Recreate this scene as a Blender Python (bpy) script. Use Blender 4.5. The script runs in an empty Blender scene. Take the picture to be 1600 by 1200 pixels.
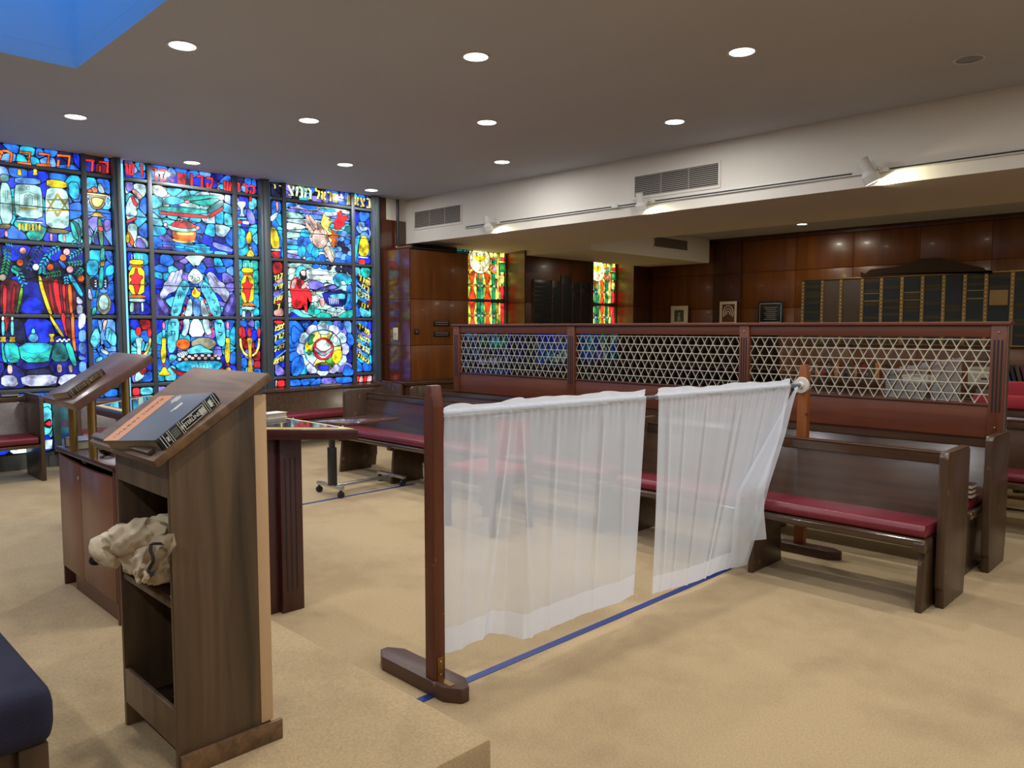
import bpy, bmesh, math, random
from mathutils import Vector, Matrix, noise
sc = bpy.context.scene
COL = sc.collection
# ------------------------------------------------------------------ camera
CAM_H = 1.55
PITCH = math.atan(88/1204.0)
YAW = math.radians(44.8)
cam = bpy.data.cameras.new('camera'); cam.lens = 1204/1600*36; cam.sensor_width = 36
co = bpy.data.objects.new('camera', cam); COL.objects.link(co)
co.location = (0, 0, CAM_H); co.rotation_euler = (math.pi/2-PITCH, 0, YAW)
cam.clip_start = 0.05; cam.clip_end = 100
sc.camera = co
# ------------------------------------------------------------------ world, exposure
w = bpy.data.worlds.new('sky'); sc.world = w; w.use_nodes = True
bg = w.node_tree.nodes['Background']
bg.inputs[0].default_value = (0.13, 0.46, 1.0, 1); bg.inputs[1].default_value = 2.5
vs = sc.view_settings
vs.view_transform = 'Standard'; vs.look = 'None'; vs.gamma = 1.0; vs.exposure = 0.0; vs.use_curve_mapping = False
LAMP_W = 21.5            # each recessed ceiling lamp
def area(name, loc, power, size, color=(.99, .985, 1.0), rot=(0, 0, 0), spread=math.pi):
    l = bpy.data.lights.new(name, 'AREA'); l.shape = 'DISK'; l.size = size; l.energy = power; l.color = color
    l.spread = spread
    o = bpy.data.objects.new(name, l); COL.objects.link(o); o.location = loc; o.rotation_euler = rot
    return o
DOWN = [(-5.49,2.29),(-4.21,3.87),(-2.80,5.13),(-8.01,2.33),(-6.59,3.92),(-5.45,5.15),(-4.17,6.39),
        (-9.23,3.92),(-8.04,5.26),(-6.60,6.48),(-9.25,6.48),(-1.45,3.87),(-1.5,1.2),(-.2,2.6),(-0.2,5.13),(-7.6,.3),(1.2,3.9),(1.2,6.4),(1.4,1.2),(0,-1.2),(2.4,-1.2),(-3.0,2.55),(-3.4,.55),(-3.4,-1.2),(-5.6,-1.2),(-7.6,-1.2)]  # the last ones are unseen, added to brighten the platform
for i, (x, y) in enumerate(DOWN):
    area('ceiling_or_fill_lamp', (x, y, 3.487), LAMP_W if (x, y) != (-9.25, 6.48) else LAMP_W*.45, 0.15)
for x, y in [(-5.49,12.1),(-.2,12.1),(-5.5,10.3),(-2.9,10.3),(-8.4,10.3),(-.6,10.3),(1.2,10.3)]:  # first one is seen; the others are unseen, added to light the rear
    area('ceiling_or_fill_lamp', (x, y, 3.187 if x > -7.6 else 2.75), 14 if x>-7.6 else 4, 0.15, (1,.9,.7))
# ------------------------------------------------------------------ projection helper: photo pixel -> point on a plane of the room
_F = Vector((-math.sin(YAW)*math.cos(PITCH), math.cos(YAW)*math.cos(PITCH), -math.sin(PITCH)))
_R = Vector((math.cos(YAW), math.sin(YAW), 0)); _U = _R.cross(_F)
def _ray(px, py): return _F + _R*((px-800)/1204) - _U*((py-600)/1204)
def atx(px, py, x): d = _ray(px, py); return Vector((0, 0, CAM_H)) + d*(x/d.x)
def aty(px, py, y): d = _ray(px, py); return Vector((0, 0, CAM_H)) + d*(y/d.y)
def atz(px, py, z): d = _ray(px, py); return Vector((0, 0, CAM_H)) + d*((z-CAM_H)/d.z)
def atplane(px, py, p, n):
    d = _ray(px, py); o = Vector((0, 0, CAM_H)); return o + d*((p-o).dot(n)/d.dot(n))
# ------------------------------------------------------------------ materials
def s2l(c):
    return tuple(((v/255)/12.92 if v/255 <= .04045 else ((v/255+.055)/1.055)**2.4) for v in c)
def newmat(name):
    m = bpy.data.materials.new(name); m.use_nodes = True
    nt = m.node_tree; b = nt.nodes['Principled BSDF']; return m, nt, b
def plain(name, c, rough=.5, metal=0, spec=.5, bump=0, bscale=200, var=0, vscale=3):
    m, nt, b = newmat(name)
    b.inputs['Base Color'].default_value = (*c, 1); b.inputs['Roughness'].default_value = rough
    b.inputs['Metallic'].default_value = metal; b.inputs['Specular IOR Level'].default_value = spec
    if bump or var:
        tc = nt.nodes.new('ShaderNodeTexCoord')
    if bump:
        n = nt.nodes.new('ShaderNodeTexNoise'); n.inputs['Scale'].default_value = bscale; n.inputs['Detail'].default_value = 3
        bp = nt.nodes.new('ShaderNodeBump'); bp.inputs['Strength'].default_value = bump; bp.inputs['Distance'].default_value = .01
        nt.links.new(tc.outputs['Object'], n.inputs['Vector']); nt.links.new(n.outputs[0], bp.inputs['Height']); nt.links.new(bp.outputs[0], b.inputs['Normal'])
    if var:
        n = nt.nodes.new('ShaderNodeTexNoise'); n.inputs['Scale'].default_value = vscale; n.inputs['Detail'].default_value = 5
        r = nt.nodes.new('ShaderNodeValToRGB'); r.color_ramp.elements[0].position = .3; r.color_ramp.elements[1].position = .7
        r.color_ramp.elements[0].color = (*[v*(1-var) for v in c], 1); r.color_ramp.elements[1].color = (*[v*(1+var) for v in c], 1)
        nt.links.new(tc.outputs['Object'], n.inputs['Vector']); nt.links.new(n.outputs[0], r.inputs[0]); nt.links.new(r.outputs[0], b.inputs['Base Color'])
    return m
def wood(name, c1, c2, axis='z', rough=.3, scale=6, coat=0, wear=0, wearcol=(.3, .2, .12)):
    m, nt, b = newmat(name); L = nt.links.new
    tc = nt.nodes.new('ShaderNodeTexCoord'); mp = nt.nodes.new('ShaderNodeMapping')
    s = {'x': (.06, 1, 1), 'y': (1, .06, 1), 'z': (1, 1, .06)}[axis]
    mp.inputs['Scale'].default_value = s
    n = nt.nodes.new('ShaderNodeTexNoise'); n.inputs['Scale'].default_value = scale*4; n.inputs['Detail'].default_value = 6; n.inputs['Distortion'].default_value = .6
    n2 = nt.nodes.new('ShaderNodeTexNoise'); n2.inputs['Scale'].default_value = scale*.35; n2.inputs['Detail'].default_value = 3
    r = nt.nodes.new('ShaderNodeValToRGB'); r.color_ramp.elements[0].position = .32; r.color_ramp.elements[1].position = .68
    r.color_ramp.elements[0].color = (*c1, 1); r.color_ramp.elements[1].color = (*c2, 1)
    mx = nt.nodes.new('ShaderNodeMath'); mx.operation = 'MULTIPLY_ADD'; mx.inputs[1].default_value = .6
    ad = nt.nodes.new('ShaderNodeMath'); ad.operation = 'MULTIPLY'; ad.inputs[1].default_value = .4
    L(tc.outputs['Object'], mp.inputs[0]); L(mp.outputs[0], n.inputs['Vector']); L(mp.outputs[0], n2.inputs['Vector'])
    L(n2.outputs[0], ad.inputs[0]); L(n.outputs[0], mx.inputs[0]); L(ad.outputs[0], mx.inputs[2]); L(mx.outputs[0], r.inputs[0])
    last = r.outputs[0]
    if wear:
        nw = nt.nodes.new('ShaderNodeTexNoise'); nw.inputs['Scale'].default_value = 14; nw.inputs['Detail'].default_value = 8
        rw = nt.nodes.new('ShaderNodeValToRGB'); rw.color_ramp.elements[0].position = 1-wear; rw.color_ramp.elements[1].position = min(1, 1.06-wear)
        mi = nt.nodes.new('ShaderNodeMix'); mi.data_type = 'RGBA'; mi.inputs['B'].default_value = (*wearcol, 1)
        L(tc.outputs['Object'], nw.inputs['Vector']); L(nw.outputs[0], rw.inputs[0]); L(rw.outputs[0], mi.inputs['Factor']); L(last, mi.inputs['A']); last = mi.outputs['Result']
    L(last, b.inputs['Base Color'])
    bp = nt.nodes.new('ShaderNodeBump'); bp.inputs['Strength'].default_value = .08; bp.inputs['Distance'].default_value = .004
    L(n.outputs[0], bp.inputs['Height']); L(bp.outputs[0], b.inputs['Normal'])
    b.inputs['Roughness'].default_value = rough
    b.inputs['Coat Weight'].default_value = coat; b.inputs['Coat Roughness'].default_value = .12
    return m
M = {}
M['pew'] = wood('pew_mahogany', s2l((54, 37, 25)), s2l((82, 58, 41)), 'x', .2, 5, .5)
M['pewz'] = wood('pew_mahogany_upright', s2l((54, 38, 27)), s2l((84, 61, 43)), 'z', .36, 5, .15, .36, s2l((120, 90, 65)))
M['screen'] = wood('screen_redwood', s2l((84, 42, 26)), s2l((112, 60, 38)), 'x', .42, 5)
M['screenz'] = wood('screen_redwood_upright', s2l((84, 42, 26)), s2l((112, 60, 38)), 'z', .42, 5)
M['veneer'] = wood('wall_veneer', s2l((86, 44, 14)), s2l((122, 70, 24)), 'z', .34, 2.2, .1)
M['veneer_gloss'] = wood('wall_veneer_gloss', s2l((70, 34, 18)), s2l((98, 50, 26)), 'z', .16, 2.2, .9)
M['veneer_dark'] = wood('wall_veneer_dark', s2l((58, 27, 12)), s2l((86, 42, 18)), 'z', .42, 2.2, .05)
M['lectern'] = wood('lectern_walnut', s2l((56, 44, 32)), s2l((118, 94, 68)), 'z', .45, 4.5, .05)
M['lectern_top'] = wood('lectern_walnut_top', s2l((66, 46, 30)), s2l((132, 100, 68)), 'x', .5, 7, 0)
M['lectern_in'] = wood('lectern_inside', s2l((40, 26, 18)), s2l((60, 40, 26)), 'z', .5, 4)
M['pale'] = wood('pale_maple', s2l((196, 162, 122)), s2l((222, 190, 150)), 'z', .5, 3)
M['cab'] = wood('cabinet_mahogany', s2l((76, 38, 32)), s2l((98, 52, 42)), 'z', .35, 4, .1)
M['cab_door'] = wood('cabinet_door_face', s2l((108, 66, 48)), s2l((128, 82, 60)), 'z', .35, 3, .1)
M['table_red'] = wood('table_redwood', s2l((52, 24, 24)), s2l((72, 34, 32)), 'z', .35, 4, .1)
M['inlay'] = wood('maple_inlay', s2l((200, 170, 110)), s2l((222, 196, 140)), 'x', .4, 4)
M['desk'] = wood('reading_desk_brown', s2l((84, 58, 52)), s2l((112, 78, 66)), 'x', .32, 4, .05)
M['post'] = wood('post_redwood', s2l((72, 34, 22)), s2l((112, 56, 34)), 'z', .45, 5, 0, .33, s2l((150, 90, 60)))
M['post2'] = wood('post_orange_wood', s2l((110, 58, 20)), s2l((150, 84, 32)), 'z', .45, 5, 0, .36, s2l((80, 40, 16)))
M['foot'] = wood('foot_dark_wood', s2l((66, 44, 36)), s2l((92, 64, 50)), 'x', .5, 5, 0, .32, s2l((130, 100, 80)))
M['red'] = plain('red_vinyl', s2l((108, 24, 38)), .38, bump=.15, bscale=60, var=.12)
M['redcloth'] = plain('red_cloth', s2l((142, 24, 38)), .8)
M['navy'] = plain('navy_velvet', s2l((26, 25, 50)), .9, bump=.3, bscale=300, var=.2, vscale=6)
M['paint'] = plain('ceiling_paint', s2l((182, 185, 190)), .9, bump=.05, bscale=30, var=.03, vscale=.7)
M['beam'] = plain('beam_paint', s2l((214, 208, 196)), .8, bump=.12, bscale=22)
M['white'] = plain('white_enamel', s2l((205, 202, 194)), .45)
M['brass'] = plain('brass', s2l((176, 152, 96)), .32, 1)
M['brassd'] = plain('aged_brass', s2l((150, 120, 76)), .38, 1)
M['silver'] = plain('silver_metal', s2l((200, 198, 190)), .3, 1)
M['lattice'] = plain('lattice_metal', s2l((214, 206, 184)), .42, .55)
M['steel'] = plain('grey_steel', s2l((92, 102, 106)), .42, .3)
M['muntin'] = plain('muntin_grey', s2l((88, 92, 96)), .5, .1)
M['black'] = plain('black_lead', (.006, .006, .007), .5)
M['blackm'] = plain('black_metal', (.012, .012, .012), .4)
M['caster'] = plain('black_rubber', (.01, .01, .012), .5)
M['cream'] = plain('cream_paper', s2l((206, 196, 172)), .8)
M['mat_white'] = plain('white_card', s2l((205, 200, 190)), .8)
M['page'] = plain('book_pages', s2l((176, 164, 144)), .9, bump=.4, bscale=400)
M['tape'] = plain('blue_tape', s2l((22, 44, 112)), .5)
M['greyrod'] = plain('grey_rod', s2l((120, 130, 140)), .35, .5)
M['vent_dark'] = plain('vent_dark', (.03, .028, .025), .8)
M['vent_slat'] = plain('vent_slat', s2l((150, 142, 132)), .5)
M['board_black'] = plain('board_black', (.010, .008, .007), .35)
M['plate'] = plain('bronze_plate', s2l((74, 62, 36)), .4, .6)
M['plate_dark'] = plain('dark_plate', (.014, .018, .018), .35, .2)
M['backing'] = plain('board_backing', s2l((70, 56, 48)), .6)
M['bookblue'] = plain('slate_cover', s2l((84, 92, 104)), .45, bump=.1, bscale=300)
M['booknavy'] = plain('navy_spine', s2l((18, 26, 40)), .3)
M['bookorange'] = plain('orange_band', s2l((206, 140, 88)), .5)
M['silverink'] = plain('silver_ink', s2l((215, 215, 200)), .4)
M['bookbrown'] = plain('brown_cover', s2l((92, 78, 72)), .4)
M['bookbrownspine'] = plain('brown_spine', s2l((46, 28, 22)), .35)
M['baseboard'] = plain('baseboard_grey', s2l((110, 116, 112)), .6)
M['stripe'] = plain('black_stripe', s2l((26, 28, 32)), .8)
M['wool'] = plain('cream_wool', s2l((228, 212, 180)), .9, bump=.4, bscale=350, var=.06, vscale=8)
M['bulb'] = plain('bulb_cap', s2l((230, 200, 130)), .3, .4)
def carpet():
    m, nt, b = newmat('beige_carpet'); L = nt.links.new
    tc = nt.nodes.new('ShaderNodeTexCoord')
    n = nt.nodes.new('ShaderNodeTexNoise'); n.inputs['Scale'].default_value = 1.3; n.inputs['Detail'].default_value = 7; n.inputs['Roughness'].default_value = .62
    r = nt.nodes.new('ShaderNodeValToRGB')
    e = r.color_ramp.elements; e[0].position = .28; e[0].color = (*s2l((160, 134, 97)), 1); e[1].position = .52; e[1].color = (*s2l((183, 158, 117)), 1)
    n2 = nt.nodes.new('ShaderNodeTexNoise'); n2.inputs['Scale'].default_value = 900; n2.inputs['Detail'].default_value = 2
    mi = nt.nodes.new('ShaderNodeMix'); mi.data_type = 'RGBA'; mi.blend_type = 'OVERLAY'; mi.inputs['Factor'].default_value = .35
    n3 = nt.nodes.new('ShaderNodeTexNoise'); n3.inputs['Scale'].default_value = 120; n3.inputs['Detail'].default_value = 4
    bp = nt.nodes.new('ShaderNodeBump'); bp.inputs['Strength'].default_value = .5; bp.inputs['Distance'].default_value = .006
    for k in (n, n2, n3): L(tc.outputs['Object'], k.inputs['Vector'])
    L(n.outputs[0], r.inputs[0]); L(r.outputs[0], mi.inputs['A']); L(n3.outputs[0], mi.inputs['B']); L(mi.outputs['Result'], b.inputs['Base Color'])
    L(n2.outputs[0], bp.inputs['Height']); L(bp.outputs[0], b.inputs['Normal'])
    b.inputs['Roughness'].default_value = .95; b.inputs['Specular IOR Level'].default_value = .1
    b.inputs['Sheen Weight'].default_value = .15
    return m
M['carpet'] = carpet()
def glassmat(strength=1.25):
    m, nt, b = newmat('stained_glass'); L = nt.links.new
    at = nt.nodes.new('ShaderNodeAttribute'); at.attribute_name = 'Col'
    tc = nt.nodes.new('ShaderNodeTexCoord')
    n = nt.nodes.new('ShaderNodeTexNoise'); n.inputs['Scale'].default_value = 9; n.inputs['Detail'].default_value = 4
    r = nt.nodes.new('ShaderNodeMapRange'); r.inputs[1].default_value = .35; r.inputs[2].default_value = .65; r.inputs[3].default_value = .28; r.inputs[4].default_value = 1.5
    mi = nt.nodes.new('ShaderNodeMix'); mi.data_type = 'RGBA'; mi.blend_type = 'MULTIPLY'; mi.inputs['Factor'].default_value = 1
    L(tc.outputs['Object'], n.inputs['Vector']); L(n.outputs[0], r.inputs[0]); L(at.outputs['Color'], mi.inputs['A']); L(r.outputs[0], mi.inputs['B'])
    L(mi.outputs['Result'], b.inputs['Emission Color']); b.inputs['Emission Strength'].default_value = strength
    b.inputs['Base Color'].default_value = (.01, .01, .01, 1); b.inputs['Roughness'].default_value = .15
    return m
M['sg'] = glassmat(1.35)
def sheer(name, lo, hi, col):
    m = bpy.data.materials.new(name); m.use_nodes = True; nt = m.node_tree; nt.nodes.clear(); L = nt.links.new
    out = nt.nodes.new('ShaderNodeOutputMaterial'); mix = nt.nodes.new('ShaderNodeMixShader')
    tr = nt.nodes.new('ShaderNodeBsdfTransparent'); df = nt.nodes.new('ShaderNodeBsdfDiffuse'); tl = nt.nodes.new('ShaderNodeBsdfTranslucent')
    df.inputs[0].default_value = (*col, 1); tl.inputs[0].default_value = (*col, 1)
    m2 = nt.nodes.new('ShaderNodeMixShader'); m2.inputs[0].default_value = .45; L(df.outputs[0], m2.inputs[1]); L(tl.outputs[0], m2.inputs[2])
    lw = nt.nodes.new('ShaderNodeLayerWeight'); lw.inputs[0].default_value = .45
    mr = nt.nodes.new('ShaderNodeMapRange'); mr.inputs[1].default_value = .1; mr.inputs[2].default_value = .85; mr.inputs[3].default_value = lo; mr.inputs[4].default_value = hi
    L(lw.outputs['Facing'], mr.inputs[0]); L(mr.outputs[0], mix.inputs[0]); L(tr.outputs[0], mix.inputs[1]); L(m2.outputs[0], mix.inputs[2]); L(mix.outputs[0], out.inputs[0])
    return m
M['sheer'] = sheer('sheer_voile', .54, .88, (.86, .91, .95))
M['sheer2'] = sheer('sheer_voile_hem', .86, .97, (.92, .95, .99))
def clearglass(name, c=(1, 1, 1), refl=1.6):
    m = bpy.data.materials.new(name); m.use_nodes = True; nt = m.node_tree; nt.nodes.clear(); L = nt.links.new
    out = nt.nodes.new('ShaderNodeOutputMaterial'); mix = nt.nodes.new('ShaderNodeMixShader')
    tr = nt.nodes.new('ShaderNodeBsdfTransparent'); tr.inputs[0].default_value = (*c, 1); gl = nt.nodes.new('ShaderNodeBsdfGlossy'); gl.inputs['Roughness'].default_value = .0
    fr = nt.nodes.new('ShaderNodeFresnel'); fr.inputs[0].default_value = refl
    L(fr.outputs[0], mix.inputs[0]); L(tr.outputs[0], mix.inputs[1]); L(gl.outputs[0], mix.inputs[2]); L(mix.outputs[0], out.inputs[0])
    return m
M['pane'] = clearglass('clear_pane', (.93, .95, .94), 2.3)
M['mirror_top'] = plain('glass_table_top', s2l((60, 60, 62)), .04, 0, 1.0)
M['mirror_top'].node_tree.nodes['Principled BSDF'].inputs['IOR'].default_value = 2.2
# ------------------------------------------------------------------ geometry helpers
def box(bm, x0, x1, y0, y1, z0, z1, bev=0):
    if x0 > x1: x0, x1 = x1, x0
    if y0 > y1: y0, y1 = y1, y0
    if z0 > z1: z0, z1 = z1, z0
    v = [bm.verts.new(p) for p in ((x0,y0,z0),(x1,y0,z0),(x1,y1,z0),(x0,y1,z0),(x0,y0,z1),(x1,y0,z1),(x1,y1,z1),(x0,y1,z1))]
    fs = [bm.faces.new([v[i] for i in q]) for q in ((0,3,2,1),(4,5,6,7),(0,1,5,4),(1,2,6,5),(2,3,7,6),(3,0,4,7))]
    if bev:
        es = set(e for f in fs for e in f.edges)
        bmesh.ops.bevel(bm, geom=list(es), offset=bev, segments=2, affect='EDGES', profile=.5)
    return bm
def bx(*a): return box(bmesh.new(), *a)
def prism(bm, pts, axis, a, b, bev=0):
    """pts: 2D outline; axis x: pts=(y,z); y: pts=(x,z); z: pts=(x,y)"""
    def P(p, t): return {'x': (t, p[0], p[1]), 'y': (p[0], t, p[1]), 'z': (p[0], p[1], t)}[axis]
    A = [bm.verts.new(P(p, a)) for p in pts]; B = [bm.verts.new(P(p, b)) for p in pts]
    fs = [bm.faces.new(A), bm.faces.new(B[::-1])]
    n = len(pts)
    for i in range(n): fs.append(bm.faces.new((A[i], B[i], B[(i+1) % n], A[(i+1) % n])))
    bmesh.ops.recalc_face_normals(bm, faces=fs)
    if bev:
        es = set(e for f in fs for e in f.edges)
        bmesh.ops.bevel(bm, geom=list(es), offset=bev, segments=2, affect='EDGES', profile=.5)
    return bm
def cyl(bm, p0, p1, r0, r1=None, n=14, cap=True):
    r1 = r0 if r1 is None else r1
    p0 = Vector(p0); p1 = Vector(p1); d = (p1-p0).normalized()
    a = d.orthogonal().normalized(); b = d.cross(a)
    A = [bm.verts.new(p0+(a*math.cos(2*math.pi*i/n)+b*math.sin(2*math.pi*i/n))*r0) for i in range(n)]
    B = [bm.verts.new(p1+(a*math.cos(2*math.pi*i/n)+b*math.sin(2*math.pi*i/n))*r1) for i in range(n)]
    for i in range(n): bm.faces.new((A[i], A[(i+1) % n], B[(i+1) % n], B[i]))
    if cap: bm.faces.new(A[::-1]); bm.faces.new(B)
    return bm
def tube(bm, pts, r, n=8):
    for i in range(len(pts)-1): cyl(bm, pts[i], pts[i+1], r, n=n)
    return bm
def hexa(bm, c):
    """8 corners: bottom 4 (ccw), top 4"""
    v = [bm.verts.new(p) for p in c]
    fs = [bm.faces.new([v[i] for i in q]) for q in ((0,3,2,1),(4,5,6,7),(0,1,5,4),(1,2,6,5),(2,3,7,6),(3,0,4,7))]
    bmesh.ops.recalc_face_normals(bm, faces=fs)
    return bm
OFF = {}
def obj(name, bm, mat, parent=None, smooth=True, kind=None, ang=32):
    me = bpy.data.meshes.new(name)
    off = OFF.get(parent.as_pointer(), Vector()) if parent else Vector()
    if off.length: bmesh.ops.translate(bm, verts=bm.verts, vec=-off)
    bm.to_mesh(me); bm.free()
    if smooth:
        for p in me.polygons: p.use_smooth = True
        me.set_sharp_from_angle(angle=math.radians(85 if mat is M.get('wool') or mat is M.get('sheer') else ang))
    for m_ in (mat if isinstance(mat, (list, tuple)) else [mat]): me.materials.append(m_)
    o = bpy.data.objects.new(name, me); COL.objects.link(o)
    if parent: o.parent = parent; OFF[o.as_pointer()] = off
    else: OFF[o.as_pointer()] = Vector()
    if kind: o['kind'] = kind
    return o
def tag(o, label, cat, group=None):
    o['label'] = label; o['category'] = cat
    if group: o['group'] = group
    return o
def thing(name, label, cat, loc, group=None):
    o = bpy.data.objects.new(name, None); COL.objects.link(o); o.location = loc; o.empty_display_size = .1
    OFF[o.as_pointer()] = Vector(loc)
    return tag(o, label, cat, group)
def recentre(o):
    """mesh thing: put its origin at the middle of its base"""
    me = o.data; xs = [v.co.x for v in me.vertices]; ys = [v.co.y for v in me.vertices]; zs = [v.co.z for v in me.vertices]
    c = Vector(((min(xs)+max(xs))/2, (min(ys)+max(ys))/2, min(zs)))
    me.transform(Matrix.Translation(-c)); o.location = c; return o
def solo(name, bm, mat, label, cat, group=None):
    return recentre(tag(obj(name, bm, mat), label, cat, group))
def struct(name, bm, mat, parent=None):
    o = obj(name, bm, mat, parent)
    if parent is None: o['kind'] = 'structure'
    return o
def estruct(name, loc=(0, 0, 0)):
    o = bpy.data.objects.new(name, None); COL.objects.link(o); o['kind'] = 'structure'; o.location = loc; OFF[o.as_pointer()] = Vector(loc); return o
# ================================================================== ROOM
WX = -9.68
XR = 4.0; YB = -4.0; YF = 13.1
struct('floor', bx(-9.9, XR, YB, YF, -.1, 0), M['carpet'])
# carpeted platform, its edges rounded by the carpet
bm = bx(-6.4, -1.8, YB+.02, 1.72, 0.0, .18, .018)
pl = tag(obj('platform', bm, M['carpet']), 'low carpeted platform carrying the lectern and the cabinet', 'platform'); pl['kind'] = 'structure'
del pl['label']; del pl['category']
# ceiling: four slabs around the skylight well
SX0, SX1, SY0, SY1 = -6.545, -4.45, -.6, 1.925
cl = estruct('ceiling')
for r in ((-9.9, XR+.1, SY1, 7.42), (-9.9, XR+.1, YB-.1, SY0), (-9.9, SX0, SY0, SY1), (SX1, XR+.1, SY0, SY1)):
    obj('ceiling_slab', bx(r[0], r[1], r[2], r[3], 3.5, 3.62), M['paint'], cl)
M['well'] = plain('well_daylight_tint', s2l((176, 214, 240)), .9)  # blue of the daylight put into the colour of the well walls
sk = bmesh.new()
for z0, z1, e in ((3.5005, 3.6195, .0), (3.6205, 6.0, .1)):
    box(sk, SX0-e, SX0+.004, SY0-e, SY1+e, z0, z1); box(sk, SX1-.004, SX1+e, SY0-e, SY1+e, z0, z1)
    box(sk, SX0+.004, SX1-.004, SY0-e, SY0+.004, z0, z1); box(sk, SX0+.004, SX1-.004, SY1-.004, SY1+e, z0, z1)
struct('trim_1', sk, M['well'])
# deep white beam across the room
b1 = struct('trim_2', bx(WX-.02, XR, 7.4, 9.4, 2.84, 3.62), M['beam'])
obj('ceiling_slab', bx(-9.9, XR, 9.4, YF+.1, 3.2, 3.3), M['paint'], cl)
struct('trim_3', bx(-9.0, -7.62, 9.4, 12.9, 2.755, 3.2), M['beam'])
# little white box at the beam end
struct('trim_4', bx(-9.9, -9.655, 7.03, 7.4, 3.18, 3.5), M['beam'])
# outer walls
struct('wall_window_side', bx(-9.9, WX, 2.46, 6.85, 0, .72), M['veneer_dark'])
struct('wall_window_side_low', bx(-9.9, WX, YB, 2.46, 0, .17), M['baseboard'])
struct('wall_window_side_front', bx(-9.9, WX, YB, -1.30, .17, 3.5), M['veneer_dark'])
struct('wall_right', bx(XR, XR+.1, YB, YF, 0, 3.6), plain('plaster', s2l((170, 158, 140)), .9))
struct('wall_behind', bx(-9.9, XR, YB-.1, YB, 0, 3.6), M['veneer'])
# piers: core plus veneer panels with open joints
def veneer_panels(root, axis, fixed, a0, a1, zs, widths, out, mat):
    """panels on a plane; out = +1/-1 thickness direction"""
    a = a0; k = 0
    while a < a1-.01:
        b = min(a1, a+widths[k % len(widths)]); k += 1
        for z0, z1 in zs:
            if axis == 'x': obj('wall_panel', bx(fixed, fixed+out*.014, a+.003, b-.003, z0+.004, z1-.004, .002), mat, root)
            else: obj('wall_panel', bx(a+.003, b-.003, fixed, fixed+out*.014, z0+.004, z1-.004, .002), mat, root)
        a = b
p1 = estruct('wall_pier')
obj('wall_core', prism(bmesh.new(), [(-9.9, 6.88), (-9.014, 6.964), (-9.014, 8.1), (-9.9, 8.3)], 'z', 0, 2.70), M['veneer_dark'], p1)
obj('wall_core', bx(-9.9, -9.66, 6.88, 7.40, 2.70, 3.18), M['veneer_gloss'], p1)
obj('wall_core', bx(-9.9, -9.66, 6.86, 7.03, 3.18, 3.5), M['veneer_gloss'], p1)
obj('wall_core', bx(-9.9, -9.5, 7.40, 8.3, 2.70, 2.84), M['blackm'], p1)  # black block in place of the shade in the gap above the pier
ZS = [(.76, 1.29), (1.29, 1.97), (1.97, 2.69)]
for z0, z1 in ZS:
    for xa, xb in ((-9.66, -9.56), (-9.56, -9.0)):
        ya = lambda x: 6.88+(x+9.9)/.886*.084
        hexa(bm := bmesh.new(), [(xa+.003, ya(xa)-.014, z0+.004), (xb-.003 if xb < -9.1 else xb, ya(xb)-.014, z0+.004), (xb-.003 if xb < -9.1 else xb, ya(xb), z0+.004), (xa+.003, ya(xa), z0+.004),
             (xa+.003, ya(xa)-.014, z1-.004), (xb-.003 if xb < -9.1 else xb, ya(xb)-.014, z1-.004), (xb-.003 if xb < -9.1 else xb, ya(xb), z1-.004), (xa+.003, ya(xa), z1-.004)])
        obj('wall_panel', bm, M['veneer_gloss'], p1)
veneer_panels(p1, 'x', -9.014, 6.955, 8.10, ZS, [1.2], 1, M['veneer'])
# ledge and plinth round the first pier
struct('trim_5', bx(-9.68, -8.93, 6.80, 8.2, .715, .76, .006), M['pew'])
struct('trim_6', bx(-9.68, -8.97, 6.84, 8.2, 0, .715), M['veneer_dark'])
ZT = [(.0, .62), (.62, 1.29), (1.29, 1.97), (1.97, 2.84)]
p2 = estruct('wall_pier')
obj('wall_core', prism(bmesh.new(), [(-9.9, 9.62), (-9.68, 9.6), (-9.014, 9.38), (-9.014, 11.2), (-9.9, 11.5)], 'z', 0, 2.84), M['veneer_dark'], p2)
veneer_panels(p2, 'x', -9.014, 9.38, 11.2, ZT, [1.82], 1, M['veneer_dark'])
for z0, z1 in ZT:
    bm = hexa(bmesh.new(), [(-9.66, 9.579, z0+.004), (-9.002, 9.365, z0+.004), (-9.014, 9.39, z0+.004), (-9.66, 9.61, z0+.004), (-9.66, 9.579, z1-.004), (-9.002, 9.365, z1-.004), (-9.014, 9.39, z1-.004), (-9.66, 9.61, z1-.004)])
    obj('wall_panel', bm, M['veneer'], p2)
p3 = estruct('wall_pier')
obj('wall_core', prism(bmesh.new(), [(-9.9, 12.78), (-9.68, 12.76), (-9.014, 12.45), (-9.014, YF), (-9.9, YF)], 'z', 0, 3.2), M['veneer_dark'], p3)
for z0, z1 in ZT:
    bm = hexa(bmesh.new(), [(-9.66, 12.74, z0+.004), (-9.002, 12.436, z0+.004), (-9.014, 12.46, z0+.004), (-9.66, 12.77, z0+.004), (-9.66, 12.74, z1-.004), (-9.002, 12.436, z1-.004), (-9.014, 12.46, z1-.004), (-9.66, 12.77, z1-.004)])
    obj('wall_panel', bm, M['veneer'], p3)
veneer_panels(p3, 'x', -9.014, 12.45, YF-.015, ZT, [.7], 1, M['veneer_dark'])
struct('wall_window_side_rear', bx(-9.95, -9.75, 8.1, 12.9, 0, 3.2), M['veneer_dark'])
struct('trim_7', bx(-9.75, -9.55, 8.3, 12.7, 0, .52), M['veneer_dark'])
struct('trim_8', bx(-9.75, -9.0, 9.4, 12.9, 2.84, 3.2), M['beam'])
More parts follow.
